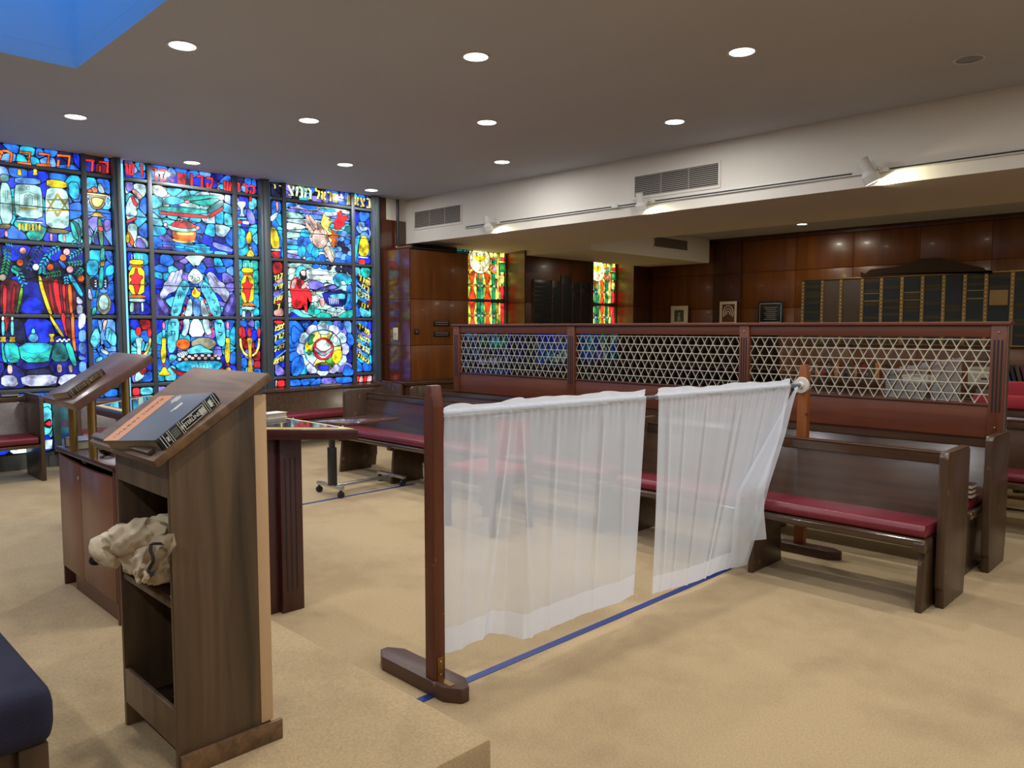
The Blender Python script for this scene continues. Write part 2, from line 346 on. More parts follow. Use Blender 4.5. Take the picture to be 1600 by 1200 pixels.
# far wall with veneer panels, one shallow pilaster, a dark crown strip
fw = estruct('wall_far')
obj('wall_core', bx(-9.9, XR, YF, YF+.1, 0, 3.3), M['veneer_dark'], fw)
FZ = [(.62, 1.24), (1.24, 1.90), (1.90, 2.55), (2.55, 3.12)]
veneer_panels(fw, 'y', YF, -9.0, -7.62, FZ, [1.38], -1, M['veneer'])
veneer_panels(fw, 'y', YF-.05, -7.62, -7.05, FZ, [.57], 1, M['veneer_dark'])
obj('pilaster', bx(-7.62, -7.05, YF-.035, YF, 0, 3.2), M['veneer_dark'], fw)
veneer_panels(fw, 'y', YF, -7.05, XR, FZ, [1.02, .98], -1, M['veneer'])
obj('crown_strip', bx(-9.0, XR, YF-.04, YF, 3.12, 3.2, .006), M['veneer_dark'], fw)
obj('chair_rail', bx(-9.0, XR, YF-.03, YF, .58, .62, .006), M['veneer_dark'], fw)
struct('baseboard_window', bx(-9.68, -9.655, 2.4, 6.8, 0, .13), M['baseboard'])
# black strip standing for the shadow gap under the beam and dark conduit at the corner
tag(obj('conduit', tube(bmesh.new(), [(-9.60, 7.2, 3.49), (-9.60, 7.2, 2.74)], .022, 10), M['blackm']), 'dark vertical conduit pipe between window corner and white beam', 'pipe')
bm = tube(bmesh.new(), [(-9.36, 7.00, 2.728), (-9.04, 7.02, 2.728)], .024, 12); bmesh.ops.create_uvsphere(bm, u_segments=12, v_segments=8, radius=.032, matrix=Matrix.Translation((-9.36, 7.00, 2.735)))
tag(obj('pipe_elbow', bm, M['brassd']), 'short copper-coloured pipe end on top of the wood pier', 'pipe')
struct('trim_9', bx(-9.0, -8.97, 6.97, 8.1, 2.70, 2.72), M['blackm'])  # shade along the pier top put in as a black strip

# ================================================================== STAINED GLASS
def clip(poly, nx, ny, c):
    """keep points with nx*x+ny*y<=c"""
    out = []
    for i in range(len(poly)):
        p = poly[i]; q = poly[(i+1) % len(poly)]
        dp = nx*p[0]+ny*p[1]-c; dq = nx*q[0]+ny*q[1]-c
        if dp <= 0: out.append(p)
        if (dp < 0 < dq) or (dq < 0 < dp):
            t = dp/(dp-dq); out.append((p[0]+(q[0]-p[0])*t, p[1]+(q[1]-p[1])*t))
    return out
def area2(p): return .5*sum(p[i][0]*p[(i+1) % len(p)][1]-p[(i+1) % len(p)][0]*p[i][1] for i in range(len(p)))
def chaikin(p, n=1, k=.22):
    for _ in range(n):
        o = []
        for i in range(len(p)):
            a = p[i]; b = p[(i+1) % len(p)]
            o += [(a[0]+(b[0]-a[0])*k, a[1]+(b[1]-a[1])*k), (a[0]+(b[0]-a[0])*(1-k), a[1]+(b[1]-a[1])*(1-k))]
        p = o
    return p
def offset(p, d):
    """move outline outward by d (ccw outline)"""
    n = len(p); o = []
    for i in range(n):
        a = p[i-1]; b = p[i]; c = p[(i+1) % n]
        e1 = (b[0]-a[0], b[1]-a[1]); e2 = (c[0]-b[0], c[1]-b[1])
        l1 = math.hypot(*e1) or 1e-9; l2 = math.hypot(*e2) or 1e-9
        n1 = (e1[1]/l1, -e1[0]/l1); n2 = (e2[1]/l2, -e2[0]/l2)
        m = (n1[0]+n2[0], n1[1]+n2[1]); lm = math.hypot(*m) or 1e-9
        dt = max(.45, (m[0]*n1[0]+m[1]*n1[1])/lm)
        o.append((b[0]+m[0]/lm*d/dt, b[1]+m[1]/lm*d/dt))
    return o
def inside(pt, poly):
    x, y = pt; r = False; j = len(poly)-1
    for i in range(len(poly)):
        if (poly[i][1] > y) != (poly[j][1] > y) and x < (poly[j][0]-poly[i][0])*(y-poly[i][1])/(poly[j][1]-poly[i][1]+1e-12)+poly[i][0]: r = not r
        j = i
    return r
def cells(rect, cy, cz, pal, seed, shape=None, skew=0):
    """jittered-grid voronoi pieces of a panel; rect=(y0,y1,z0,z1); cy,cz piece size"""
    rnd = random.Random(seed); y0, y1, z0, z1 = rect
    ny = max(1, round((y1-y0)/cy)); nz = max(1, round((z1-z0)/cz)); S = []
    for i in range(ny):
        for j in range(nz):
            S.append((y0+(i+.5+rnd.uniform(-.42, .42)+(.25 if j % 2 else -.25))*(y1-y0)/ny, z0+(j+.5+rnd.uniform(-.4, .4))*(z1-z0)/nz))
    out = []; sy = 1/cy; sz = 1/cz
    for i, s in enumerate(S):
        poly = [(y0, z0), (y1, z0), (y1, z1), (y0, z1)]
        for j, t in enumerate(S):
            if i == j: continue
            dx = (t[0]-s[0])*sy*sy; dy = (t[1]-s[1])*sz*sz
            mx = (s[0]+t[0])/2; my = (s[1]+t[1])/2
            poly = clip(poly, dx, dy, dx*mx+dy*my)
            if len(poly) < 3: break
        if len(poly) < 3 or abs(area2(poly)) < 1e-4: continue
        if area2(poly) < 0: poly = poly[::-1]
        poly = chaikin(offset(poly, -.006), 1, .17)
        c = pal(s[0], s[1], rnd) if callable(pal) else rnd.choice(pal)
        out.append((poly, c))
    return out
PAL = dict(r=(238, 34, 44), R=(150, 20, 30), m=(96, 26, 40), o=(240, 104, 24), O=(208, 84, 20), y=(232, 206, 30), Y=(236, 222, 110), g=(176, 150, 36), d=(104, 92, 40), w=(214, 234, 228), W=(176, 208, 222),
           c=(30, 176, 226), C=(84, 196, 222), t=(20, 170, 160), T=(12, 104, 110), a=(22, 104, 220), b=(10, 44, 214), B=(10, 26, 130), n=(12, 20, 62), v=(112, 104, 206), V=(58, 54, 130), p=(222, 158, 160), P=(236, 120, 190),
           l=(150, 200, 196), L=(176, 224, 216), k=(8, 8, 12), q=(120, 140, 230), e=(20, 130, 74), E=(90, 180, 60), G=(128, 126, 108), h=(206, 170, 160), s=(90, 150, 236), x=(176, 184, 222))
def colour(k):
    c = PAL[k] if isinstance(k, str) else k
    return s2l(c)
def rcol(ks): return lambda y, z, r: r.choice(ks)
class Window:
    def __init__(self, name, x=WX):
        self.root = estruct(name, (x, 0, 0)); self.x = x; self.panes = []; self.lead = bmesh.new(); self.lv = 0; self.panel = []
    def put(self, poly, col, h, lead=0, inset=.25):
        if area2(poly) < 0: poly = poly[::-1]
        if lead:
            q = offset(poly, lead); n = len(q)
            A = [self.lead.verts.new((self.x+h-.0001, p[0], p[1])) for p in q]
            try: self.lead.faces.new(A)
            except Exception: pass
        self.panes.append((abs(area2(poly)), poly, col, h))
    def back(self, rect, cy, cz, pal, seed):
        self.panel.append((rect, cells(rect, cy, cz, pal, seed)))
    def motif(self, pts, col, lead=.009, smooth=1):
        self.lv += 1; h = .012+self.lv*.00018
        p = chaikin(pts, smooth) if smooth else pts
        self.put(p, col, h, lead); return p
    def finish(self, cap=285):
        big = [p for p in self.panes]
        allp = list(self.panes)
        for rect, cs in self.panel:
            for poly, c in cs:
                cov = 0
                for q in big:
                    qq = q[1]
                    cov = all(inside(v, qq) for v in poly[::2])
                    if cov: break
                if not cov: allp.append((abs(area2(poly)), poly, c, .008))
        allp.sort(key=lambda t: -t[0])
        rest = bmesh.new(); lay_r = rest.verts.layers.float_color.new('Col')
        for i, (ar, poly, c, h) in enumerate(allp):
            single = i < cap
            bm = bmesh.new() if single else rest
            lay = bm.verts.layers.float_color.new('Col') if single else lay_r
            col = colour(c); n = len(poly)
            d = min(.034, math.sqrt(ar)*.2)
            A = [bm.verts.new((self.x+h, p[0], p[1])) for p in poly]
            for v in A: v[lay] = (*[k*.16 for k in col], 1)
            Bk = []
            if single:
                Bk = [bm.verts.new((self.x+h-.004, p[0], p[1])) for p in poly]
                for v in Bk: v[lay] = (*[k*.3 for k in col], 1)
                for k in range(n): bm.faces.new((Bk[k], Bk[(k+1) % n], A[(k+1) % n], A[k]))
            f = bm.faces.new(A)
            try:
                r = bmesh.ops.inset_region(bm, faces=[f], thickness=d, use_even_offset=True)
                for v in f.verts: v[lay] = (*[min(k*1.15+.01, 1.1) for k in col], 1)
            except Exception: pass
            if single: obj('glass_pane', bm, M['sg'], self.root, smooth=False)
        if rest.verts: obj('glass_chips', rest, M['sg'], self.root, smooth=False, kind='stuff')
        else: rest.free()
        obj('lead_came', self.lead, M['black'], self.root, smooth=False)
CR = {'1': (0, 220, 6.667), '2': (0, 400, 4.), '3': (180, 230, 6.667), '4': (180, 400, 5.714), '5': (400, 270, 6.667), '6': (400, 430, 6.316),
      '7': (700, 380, 9.231), '8': (0, 370, 9.231), '9': (120, 370, 9.231), 'A': (0, 490, 8.), 'B': (440, 400, 11.43), 'C': (0, 200, 4.)}
def T(k, nums, x=WX):
    x0, y0, s = CR[k]; o = []
    for i in range(0, len(nums), 2):
        p = atx(x0+nums[i]/s, y0+nums[i+1]/s, x); o.append((p.y, p.z))
    return o
def ell(cx, cy, rx, ry, n=12, a0=0, a1=2*math.pi):
    o = []
    for i in range(n):
        a = a0+(a1-a0)*i/n; o += [cx+rx*math.cos(a), cy+ry*math.sin(a)]
    return o
def star(cx, cy, r, r2=None, n=6):
    o = []
    for i in range(2*n):
        a = math.pi*i/n-math.pi/2; q = r if i % 2 == 0 else (r2 or r*.577); o += [cx+q*math.cos(a), cy+q*math.sin(a)]
    return o
def line(nums, wd):
    """polyline (crop coords) thickened to an outline"""
    P = [(nums[i], nums[i+1]) for i in range(0, len(nums), 2)]; Lh = []; Rh = []
    for i, p in enumerate(P):
        a = P[max(0, i-1)]; b = P[min(len(P)-1, i+1)]; dx = b[0]-a[0]; dy = b[1]-a[1]; l = math.hypot(dx, dy) or 1
        Lh.append((p[0]-dy/l*wd/2, p[1]+dx/l*wd/2)); Rh.append((p[0]+dy/l*wd/2, p[1]-dx/l*wd/2))
    o = []
    for p in Lh+Rh[::-1]: o += [p[0], p[1]]
    return o
# Hebrew letters as strokes on a 0..1 cell (x right, y up)
HEB = {'א': [[0, 1, 1, 0], [.15, .0, .1, .45, .35, .65], [.9, 1, .9, .6, .6, .42]], 'ב': [[.05, 1, .85, 1, .85, .05], [0, 0, 1.05, 0]], 'ד': [[0, 1, 1, 1], [.8, 1, .8, 0]],
       'ה': [[0, 1, .95, 1, .95, 0], [.15, .6, .15, 0]], 'ו': [[.35, 1, .65, 1, .65, 0]], 'י': [[.4, 1, .65, 1, .65, .6]], 'כ': [[.1, 1, .85, 1, .85, 0, .1, 0]],
       'ל': [[.1, 1.35, .1, .95, .85, .95, .85, .5, .4, 0]], 'מ': [[0, 0, .25, 1, .6, 1, .95, .8, .95, 0, .5, 0], [.05, 1, .25, .7]], 'ם': [[.05, 1, .95, 1, .95, 0, .05, 0, .05, 1]], 'צ': [[.95, 1, .95, .75, .5, .5], [.05, 1, .85, 0, .05, 0]],
       'ק': [[.05, 1, .95, 1, .95, .6, .6, .1], [.2, .6, .2, -.4]], 'ר': [[.05, 1, .85, 1, .85, 0]], 'ש': [[0, 1, .15, 0, .85, 0, 1, 1], [.5, 1, .45, .1]], 'ת': [[.05, 1, .9, 1, .9, 0], [.3, 1, .3, .1, .05, 0]],
       'פ': [[.3, .5, .1, .6, .1, 1, .9, 1, .9, 0, .05, 0]], 'ס': [[.0, 1, .95, 1, .9, .3, .5, 0, .15, .3, .15, 1]], 'ח': [[.1, 0, .1, 1, .9, 1, .9, 0]], 'ן': [[.35, 1, .65, 1, .65, -.4]], 'ע': [[.1, 1, .55, .35], [.95, 1, .8, .2, .1, -.1]],
       'נ': [[.3, 1, .75, 1, .75, 0, .2, 0]], 'ז': [[.2, 1, .8, 1], [.5, 1, .5, 0]], 'ג': [[.3, 1, .7, 1, .7, .4, .9, 0], [.7, .4, .3, 0]], ':': [[.5, .75, .5, .6], [.5, .3, .5, .15]], '-': []}
def letters(txt, p0, p1, up, fn, wd=.2, gap=.32):
    """txt in visual order left to right between p0 and p1; up = letter height vector"""
    n = len(txt); ax = (p1[0]-p0[0], p1[1]-p0[1]); step = 1/(n-gap*0)
    for i, ch in enumerate(txt):
        for st in HEB.get(ch, []):
            s = [(st[k], st[k+1]) for k in range(0, len(st), 2)]; pts = []
            for u, v in s:
                t = (i+gap/2+u*(1-gap))*step
                pts += [p0[0]+ax[0]*t+up[0]*v, p0[1]+ax[1]*t+up[1]*v]
            fn(pts, wd)
# ---------------------------------------------------------------- frames
def frame(win, y0, y1, z0, z1, cols, rows, bars, x=WX):
    r = win.root
    obj('glass_backing', bx(x-.01, x+.002, y0, y1, z0, z1), M['black'], r)
    for a, b in cols: obj('muntin', bx(x, x+.055, a, b, z0, z1, .004), M['muntin'], r)
    ys = [y0]+[v for c in cols for v in c]+[y1]
    for i in range(0, len(ys), 2):
        for a, b in rows:
            if ys[i+1]-ys[i] > .02: obj('muntin', bx(x, x+.05, ys[i], ys[i+1], a, b, .004), M['muntin'], r)
        for z in bars:
            if ys[i+1]-ys[i] > .02: obj('saddle_bar', bx(x+.036, x+.044, ys[i], ys[i+1], z-.005, z+.005), M['blackm'], r)
ROWS = [(3.265, 3.30), (2.448, 2.485), (1.658, 1.695), (.845, .885)]
BARS = [2.86, 2.06, 1.27]
PZ = [(3.31, 3.5), (2.495, 3.255), (1.705, 2.44), (.895, 1.65), (.74, .835)]
blue = rcol('aabbccCsBv'); blue2 = rcol('abBcasn'); cyan = rcol('CccaWwtsl'); cloud = rcol('aasvcCVbB'); mixr = rcol('abcCvtrpbc')
stripe = rcol('CWwqxcsl'); teal = rcol('tcCtTa'); green = rcol('LwLlw')
# window A (left)
A = Window('window_1'); yA = [(1.45, 1.795), (1.845, 2.84), (2.89, 3.15)]
frame(A, 1.45, 3.16, .17, 3.5, [(1.795, 1.845), (2.84, 2.89)], ROWS, BARS)
for i, (a, b) in enumerate(yA):
    for j, (c, d) in enumerate(PZ):
        pal = [blue2, rcol('abcaCsbt'), rcol('nBnbn'), rcol('bBbBn'), rcol('acb')][j] if i < 2 else [rcol('mkbaB'), blue, rcol('aacb'), rcol('abcsWT'), rcol('abc')][j]
        cy, cz = [(.12, .1), (.17, .15), (.2, .2), (.26, .22), (.3, .1)][j]
        A.back((a, b, c, d), min(cy, (b-a)*.5), cz, pal, 10*i+j)
A.back((1.45, 2.45, .18, .72), .17, .18, rcol('CcWWabbw'), 77)
def mo(win, k, col, nums, lead=.009, sm=1): return win.motif(T(k, nums, win.x), col, lead, sm)
m = lambda *a, **k: mo(A, *a, **k)
# letters of the top band (red outlines)
def redl(win, col='r'):
    def f(pts, wd): win.motif(T('K', line(pts, wd), win.x), col, .007, 0)
    return f
CR['K'] = (0, 0, 1.)
letters('מבבה', (-8, 252), (112, 262), (2, -17), redl(A, 'o'), 3.4); letters('דה', (128, 266), (171, 271), (1, -16), redl(A), 3.2)
m('1', 'l', [0,440,70,440,100,500,122,640,120,860,0,870]); m('1', 'T', [0,350,85,360,88,425,0,425]); m('1', 'd', [0,872,105,872,95,915,0,915])
m('1', 'k', line([30,520,30,590,75,600,75,520], 5), 0, sm=0); m('1', 'k', line([50,515,50,640], 5), 0, sm=0)
m('1', 's', [155,380,415,400,415,458,152,443]); m('1', 'l', [165,450,410,470,432,560,440,700,435,815,168,795,148,640,150,520])
m('1', 'L', [200,560,290,535,385,570,385,705,200,690], .004, sm=0); m('1', 'l', [250,575,270,560,290,575,310,562,332,580,332,680,250,675], .004)
m('1', 'g', [195,700,390,708,390,722,195,714], .003, sm=0); m('1', 'b', [168,810,438,832,438,845,168,823], .003, sm=0); m('1', 'W', [168,828,438,850,436,862,168,842], .003, sm=0)
for i in range(7): m('1', 'g' if i % 2 else 'y', [185+i*35,858+i*2,210+i*35,860+i*2,208+i*35,935+i*2,190+i*35,932+i*2], .004)
m('1', 'k', line(star(290, 495, 22)+star(290, 495, 22)[:2], 5), 0, sm=0)
for cx in (198, 362): m('1', 'y', [cx-20,300,cx+20,302,cx+14,330,cx+24,360,cx-24,358,cx-14,330], .005)
m('1', 'y', [485,400,690,430,690,498,480,478]); m('1', 'L', [490,485,680,505,708,600,714,800,705,918,480,900,468,760,470,600]); m('1', 'd', [492,912,712,935,700,968,500,958])
for k in (0, 1):
    a = [math.pi*2*i/3+(math.pi/2 if k else -math.pi/2) for i in range(4)]
    m('1', 'g', line([v for q in a for v in (596+125*math.cos(q), 672+112*math.sin(q))], 14), .004, sm=0)
for q in ([45,940,72,940,75,1000,50,1000], [515,970,542,970,540,1045,518,1040], [650,982,675,982,680,1050,655,1045]): m('1', 'p', q, .005)
m('1', 'c', [710,430,815,440,820,600,760,610,715,560]); m('1', 'T', [735,820,830,880,835,1060,800,1050,740,960]); m('1', 't', [722,840,760,860,820,1040,760,1010])
# goblet with fruit
m('1', 'o', ell(975, 515, 36, 30)); m('1', 'r', ell(930, 525, 22, 18)); m('1', 'W', [1020,450,1045,455,1075,510,1085,545,1035,545,1012,500])
m('1', 'd', [878,535,1125,565,1120,600,1095,605,1075,680,1035,715,965,708,935,650,920,590,882,568]); m('1', 'y', [945,592,1072,606,1058,655,1020,695,965,680]); m('1', 'Y', [885,540,1120,570,1120,582,885,555], .003)
m('1', 'g', [985,740,1035,745,1055,785,1110,798,915,780,965,772])
for cx, cy in ((895, 618), (1118, 632)): m('1', 'x', line(ell(cx, cy, 22, 48, 14), 12), .004)
m('1', 'e', [1010,812,1050,815,1072,1090,1035,1090]); m('1', 'r', [1015,893,1063,899,1070,945,1025,938]); m('1', 'C', line([890,900,960,980,965,1060], 10), .005); m('1', 'C', line([1005,900,970,1000], 10), .005); m('1', 'v', [880,840,930,930,960,1000,890,980]); m('1', 'v', [1075,820,1145,830,1145,920,1085,950])
# row 2: branches, berries, curtains
m('8', 'B', [330,640,545,640,600,900,660,1110,250,1110,300,900])
m('8', 'b', [360,880,560,880,650,1105,280,1105], .004)
m('8', 'm', [0,600,190,620,290,700,330,740,300,900,220,1110,0,1110]); m('8', 'm', [560,560,900,640,1080,720,1085,1110,760,1110,640,900])
m('8', 'r', [35,700,85,710,85,900,75,1110,35,1110]); m('8', 'R', [190,700,215,720,200,1000,160,1110,160,900]); m('8', 'E', [285,735,325,740,300,920,240,1100,230,1090])
m('8', 'y', [545,545,590,600,620,740,700,990,745,1115,700,1115,620,900,560,700]); m('8', 'R', [680,640,715,640,750,900,800,1115,770,1110,720,950])
m('8', 'r', [760,622,830,622,840,820,885,1115,850,1115,800,960,765,760]); m('8', 'r', [890,690,925,690,935,900,900,890]); m('8', 'o', [968,690,1015,690,1030,900,1035,1115,1010,1115,985,950]); m('8', 'R', [900,900,925,905,945,1110,920,1100])
m('8', 'a', [820,330,900,370,945,440,910,470]); m('8', 'c', [965,560,1020,545,1185,810,1180,870,1130,830])
for q in ([1095,850,1180,920,1180,965,1095,965], [1095,985,1180,985,1180,1115,1100,1115]): m('8', 'x', q, .005)
def frond(pts, col, ln=55, w_=22, n=9):
    P = [(pts[i], pts[i+1]) for i in range(0, len(pts), 2)]
    for i in range(n):
        t = (i+.3)/n*(len(P)-1); k = min(int(t), len(P)-2); u = t-k
        x = P[k][0]+(P[k+1][0]-P[k][0])*u; y = P[k][1]+(P[k+1][1]-P[k][1])*u
        d = math.atan2(P[k+1][1]-P[k][1], P[k+1][0]-P[k][0])
        for sg in (-1, 1):
            a = d+sg*.85; c, s = math.cos(a), math.sin(a)
            q = [x, y, x+c*ln*.45-s*w_*.5, y+s*ln*.45+c*w_*.5, x+c*ln, y+s*ln, x+c*ln*.55+s*w_*.5, y+s*ln*.55-c*w_*.5]
            m('8', col, q, .003)
frond([95,150,95,300,70,430,40,560], 'e', 80, 30, 9); frond([60,80,170,110], 't', 60, 26, 3); frond([150,440,250,500,340,700], 't', 75, 30, 8); frond([600,90,500,250,400,480], (16, 70, 130), 75, 28, 8)
frond([200,130,330,340], (14, 60, 110), 60, 24, 5); frond([850,140,700,230,600,400,590,520], 't', 75, 30, 11); frond([880,520,650,560], 'e', 65, 26, 6); frond([1180,190,980,290], 't', 60, 24, 5); frond([1180,370,970,400], 'e', 60, 26, 5); frond([1180,450,1080,560], 't', 60, 24, 4); frond([930,560,940,680], 'c', 50, 24, 3); frond([1000,80,1180,140], (14, 90, 110), 60, 24, 4)
for cx, cy, c in ((312,205,'p'),(272,375,'o'),(498,440,'x'),(940,222,'p'),(888,305,'o'),(705,442,'O'),(988,475,'p'),(1145,605,'o'),(20,590,'G')): m('8', c, ell(cx, cy, 46, 46))
# table, cloth, candles
m('A', 'R', [30,40,110,40,70,210,40,230]); m('A', 'r', [740,0,790,0,830,120,840,290,800,260]); m('A', 'y', [600,0,640,60,790,285,750,285,620,90]); m('A', 'o', [870,0,905,0,910,240,935,480,900,440,875,240]); m('A', 'm', [790,60,860,60,870,330,840,300])
m('A', 't', [0,365,30,368,80,610,20,600]); m('A', 't', [25,368,200,368,240,600,70,615]); m('A', 't', [210,368,650,368,600,520,590,605,260,608]); m('A', 'T', [655,368,790,368,850,595,620,600]); m('A', 't', [795,368,870,368,945,640,900,655,840,520])
m('A', 'c', [230,385,620,385,560,480,330,500], .003); m('A', 'c', [35,385,90,380,120,600,80,600], .003)
for x0, x1, yy in ((265,600,555),(70,225,565),(640,840,550)):
    n = max(3, int((x1-x0)/42)); z = []
    for i in range(n+1): z += [x0+(x1-x0)*i/n, yy+(14 if i % 2 else -14)]
    m('A', 'k', line(z, 8), 0, sm=0)
for cx in (20, 135):
    m('A', 'C', [cx-17,90,cx+17,90,cx+20,270,cx-12,270]); m('A', 'w', ell(cx, 62, 14, 26)); m('A', 'g', [cx-40,290,cx+45,290,cx+25,320,cx+50,352,cx-45,352,cx-20,320])
m('A', 's', ell(400, 300, 62, 54)); m('A', 'C', ell(392, 290, 40, 34), .002); m('A', 'C', [385,190,412,190,425,245,372,245]); m('A', 'y', [585,255,668,255,640,295,660,350,600,352,618,300])
for i in range(6): m('A', 'w', ell(700+i*28, 342-(i % 2)*18, 18, 12, 8), .004)
for q in ((78,640,132,640,138,745,78,745),(695,635,750,635,755,730,698,732),(838,640,880,640,885,728,850,728)): m('A', 'h', list(q), .006)
for q in ((0,770,185,770,215,905,0,905),(235,770,710,762,670,895,270,905),(735,762,965,755,900,880,700,890)): m('A', 'x', list(q), .008)
for q in ((960,0,1050,0,1045,150,960,210),(965,215,1050,200,1052,350,965,350),(965,365,1052,365,1052,520,965,480),(965,520,1052,540,1052,575,968,575),(970,600,1055,600,1055,720,972,735)): m('A', 's' if q[1] else 'x', list(q), .006)
m('9', 't', [325,172,375,172,370,340,312,340]); m('9', 'g', [318,362,370,362,370,425,315,425]); m('9', 't', [308,445,362,445,345,740,290,740]); m('9', 'T', [260,765,300,780,265,880,240,880]); m('9', 't', [215,1015,260,1020,240,1120,185,1120])
m('9', 'c', [120,340,290,345,270,560,120,555]); m('9', 'c', [395,440,505,400,505,550,385,570]); m('9', 'x', [140,760,165,755,210,915,140,890])
m('9', 'k', [175,590,275,590,265,760,200,760]); m('9', 'k', [360,590,420,590,415,740,365,740])
for i in range(3): m('9', 'x', [228,640+i*38,258,622+i*38,256,655+i*38], .003, sm=0); m('9', 'x', [365,640+i*38,398,624+i*38,396,660+i*38], .003, sm=0)
m('9', 'G', ell(365, 970, 100, 148, 18)); m('9', 'L', ell(360, 950, 68, 108, 16)); m('9', 's', [300,760,335,775,355,725,380,775,430,760,400,810,325,810])
m('A', 'C', [1185,150,1240,320,1160,440,1095,330]); m('A', 'k', line(star(1145, 305, 32)+star(1145, 305, 32)[:2], 6), 0, sm=0); m('A', 'C', [1320,155,1430,260,1425,400,1380,400,1280,290])
m('A', 's', [1195,80,1250,90,1240,240,1220,180]); m('A', 'h', [1265,90,1320,80,1290,170,1270,230]); m('A', 'a', [1270,320,1360,400,1340,430,1290,410]); m('A', 'W', [1240,430,1340,480,1320,520,1235,470]); m('A', 'C', [1180,560,1250,530,1260,570,1170,610]); m('A', 'v', [1200,620,1265,605,1230,655,1190,650])
for k_ in (.0, .33, .66): m('A', 'k', line([1330+100*k_-20, 170+100*k_, 1290+100*k_, 280+110*k_], 7), 0, sm=0)
# low light behind the bench: goblet and white panels
struct('trim_15', bx(WX, WX+.06, 2.455, 2.60, .17, .715), plain('jamb_grey', s2l((96, 116, 112)), .25))
P_ = [(2.30, .66), (2.43, .68), (2.435, .45), (2.40, .37), (2.31, .37)]
A.motif(P_, 'C'); A.motif([(2.33, .50), (2.43, .56), (2.43, .43), (2.36, .45)], 'k', 0); A.motif([(2.36, .49), (2.42, .53), (2.42, .46)], 'r', .003); A.motif([(2.31, .21), (2.42, .21), (2.43, .31), (2.31, .31)], 'W', .006, 0)
A.finish()
# window B (centre)
Bw = Window('window_2'); yB = [(3.31, 3.55), (3.60, 4.61), (4.665, 4.955)]
frame(Bw, 3.30, 4.97, .72, 3.5, [(3.55, 3.60), (4.61, 4.665)], ROWS, BARS)
cz_top = lambda y, z, r: r.choice('WwCcaC') if z > 3.0 else (r.choice('aCccW') if z > 2.72 else r.choice('vVbacB'))
for i, (a, b) in enumerate(yB):
    for j, (c, d) in enumerate(PZ):
        if i == 1:
            pal = [blue2, cz_top, cloud, blue, rcol('lxbCv')][j]; cy, cz = [(.14, .09), (.15, .13), (.13, .10), (.14, .14), (.16, .1)][j]
        else:
            pal = [blue2, rcol('abvCcW'), rcol('accbt'), rcol('cCvaRab'), rcol('bvCr')][j]; cy, cz = [(.1, .09), (.11, .15), (.1, .14), (.1, .13), (.12, .1)][j]
        Bw.back((a, b, c, d), cy, cz, pal, 200+10*i+j)
m = lambda *a, **k: mo(Bw, *a, **k)
letters('שו', (194, 271), (228, 277), (0, -17), redl(Bw), 3.2); letters('דק:שודק:ש', (233, 280), (362, 303), (0, -18), redl(Bw), 3.4); letters('ודק', (366, 303), (398, 309), (0, -17), redl(Bw), 3.2)
m('3', 'W', [160,500,250,560,205,640,230,700,130,780,105,700,108,600]); m('3', 'p', [165,440,210,450,280,520,260,535,190,490]); m('3', 'r', [160,510,178,510,225,600,212,620,185,590]); m('3', 'r', [110,770,210,730,215,752,120,790]); m('3', 'L', [130,800,222,800,218,950,185,1000,125,880]); m('3', 'o', [115,880,150,900,190,990,170,1035,135,960]); m('3', 'y', ell(125, 950, 18, 45)); m('3', 'v', [105,375,180,390,180,440,120,470]); m('3', 'v', [200,1040,240,930,320,1030,300,1055])
for q in ([165,640,215,640,160,720,130,730], [150,560,190,600,140,650]): m('3', 'l', q, .003)
# canopy and crown
m('3', 'w', [370,400,470,400,545,480,500,530,400,500]); m('3', 'W', [800,520,870,465,970,470,985,530]); m('3', 'C', [465,590,565,500,735,560,640,600]); m('3', 't', [640,515,1130,500,900,545,745,560]); m('3', 't', [860,560,1110,530,960,625,770,575])
m('3', 'T', [965,630,1115,540,1120,615,965,705]); m('3', 't', [455,615,950,650,950,705,455,668]); m('3', 'L', [640,600,745,575,840,600,900,645,700,620], .004)
for i in range(8): m('3', 'C', [480+i*58,628+i*5,520+i*58,632+i*5,518+i*58,645+i*5,478+i*58,640+i*5], .002)
m('3', 'r', [455,672,950,715,945,745,455,700]); m('3', 'r', [965,712,1120,620,1120,648,975,742]); m('3', 'p', ell(742, 570, 24, 14))
for i in range(11): m('3', 'k', line(ell(485+i*43, 690+i*4, 14, 12, 6, math.pi, 2*math.pi), 4), 0, sm=0)
m('3', 'o', [588,860,838,868,822,975,760,990,660,985,595,950]); m('3', 'Y', [610,880,820,885,800,920,640,915], .003); m('3', 'r', [560,812,620,780,685,762,760,780,852,832,740,850,620,845]); m('3', 'R', [620,790,660,775,650,830,600,820], .003); m('3', 'R', [720,780,760,790,800,835,740,835], .003)
m('3', 'L', [540,812,620,840,740,855,845,845,840,875,700,885,590,868,545,840]); m('3', 'Y', [580,950,660,980,760,990,820,972,818,988,700,1000,600,980], .003)
for cx, cy in ((515,808),(852,842),(683,765)): m('3', 'p', ell(cx, cy, 19, 19, 10))
for k, q in enumerate(([450,920,560,930,600,990,450,960], [450,985,800,1010,800,1035,440,1010], [440,1040,580,1045,580,1070,440,1060], [600,1010,980,1035,980,1060,820,1050], [590,1050,800,1070,790,1095,590,1075], [840,930,980,1000,1060,1060,980,1030,850,980], [1000,980,1220,1060,1200,1100,1020,1050], [820,1070,1020,1080,1000,1110,820,1100], [1030,1080,1160,1100,1150,1130,1020,1115])): m('3', 'vaVcabqcC'[k], q, .006)
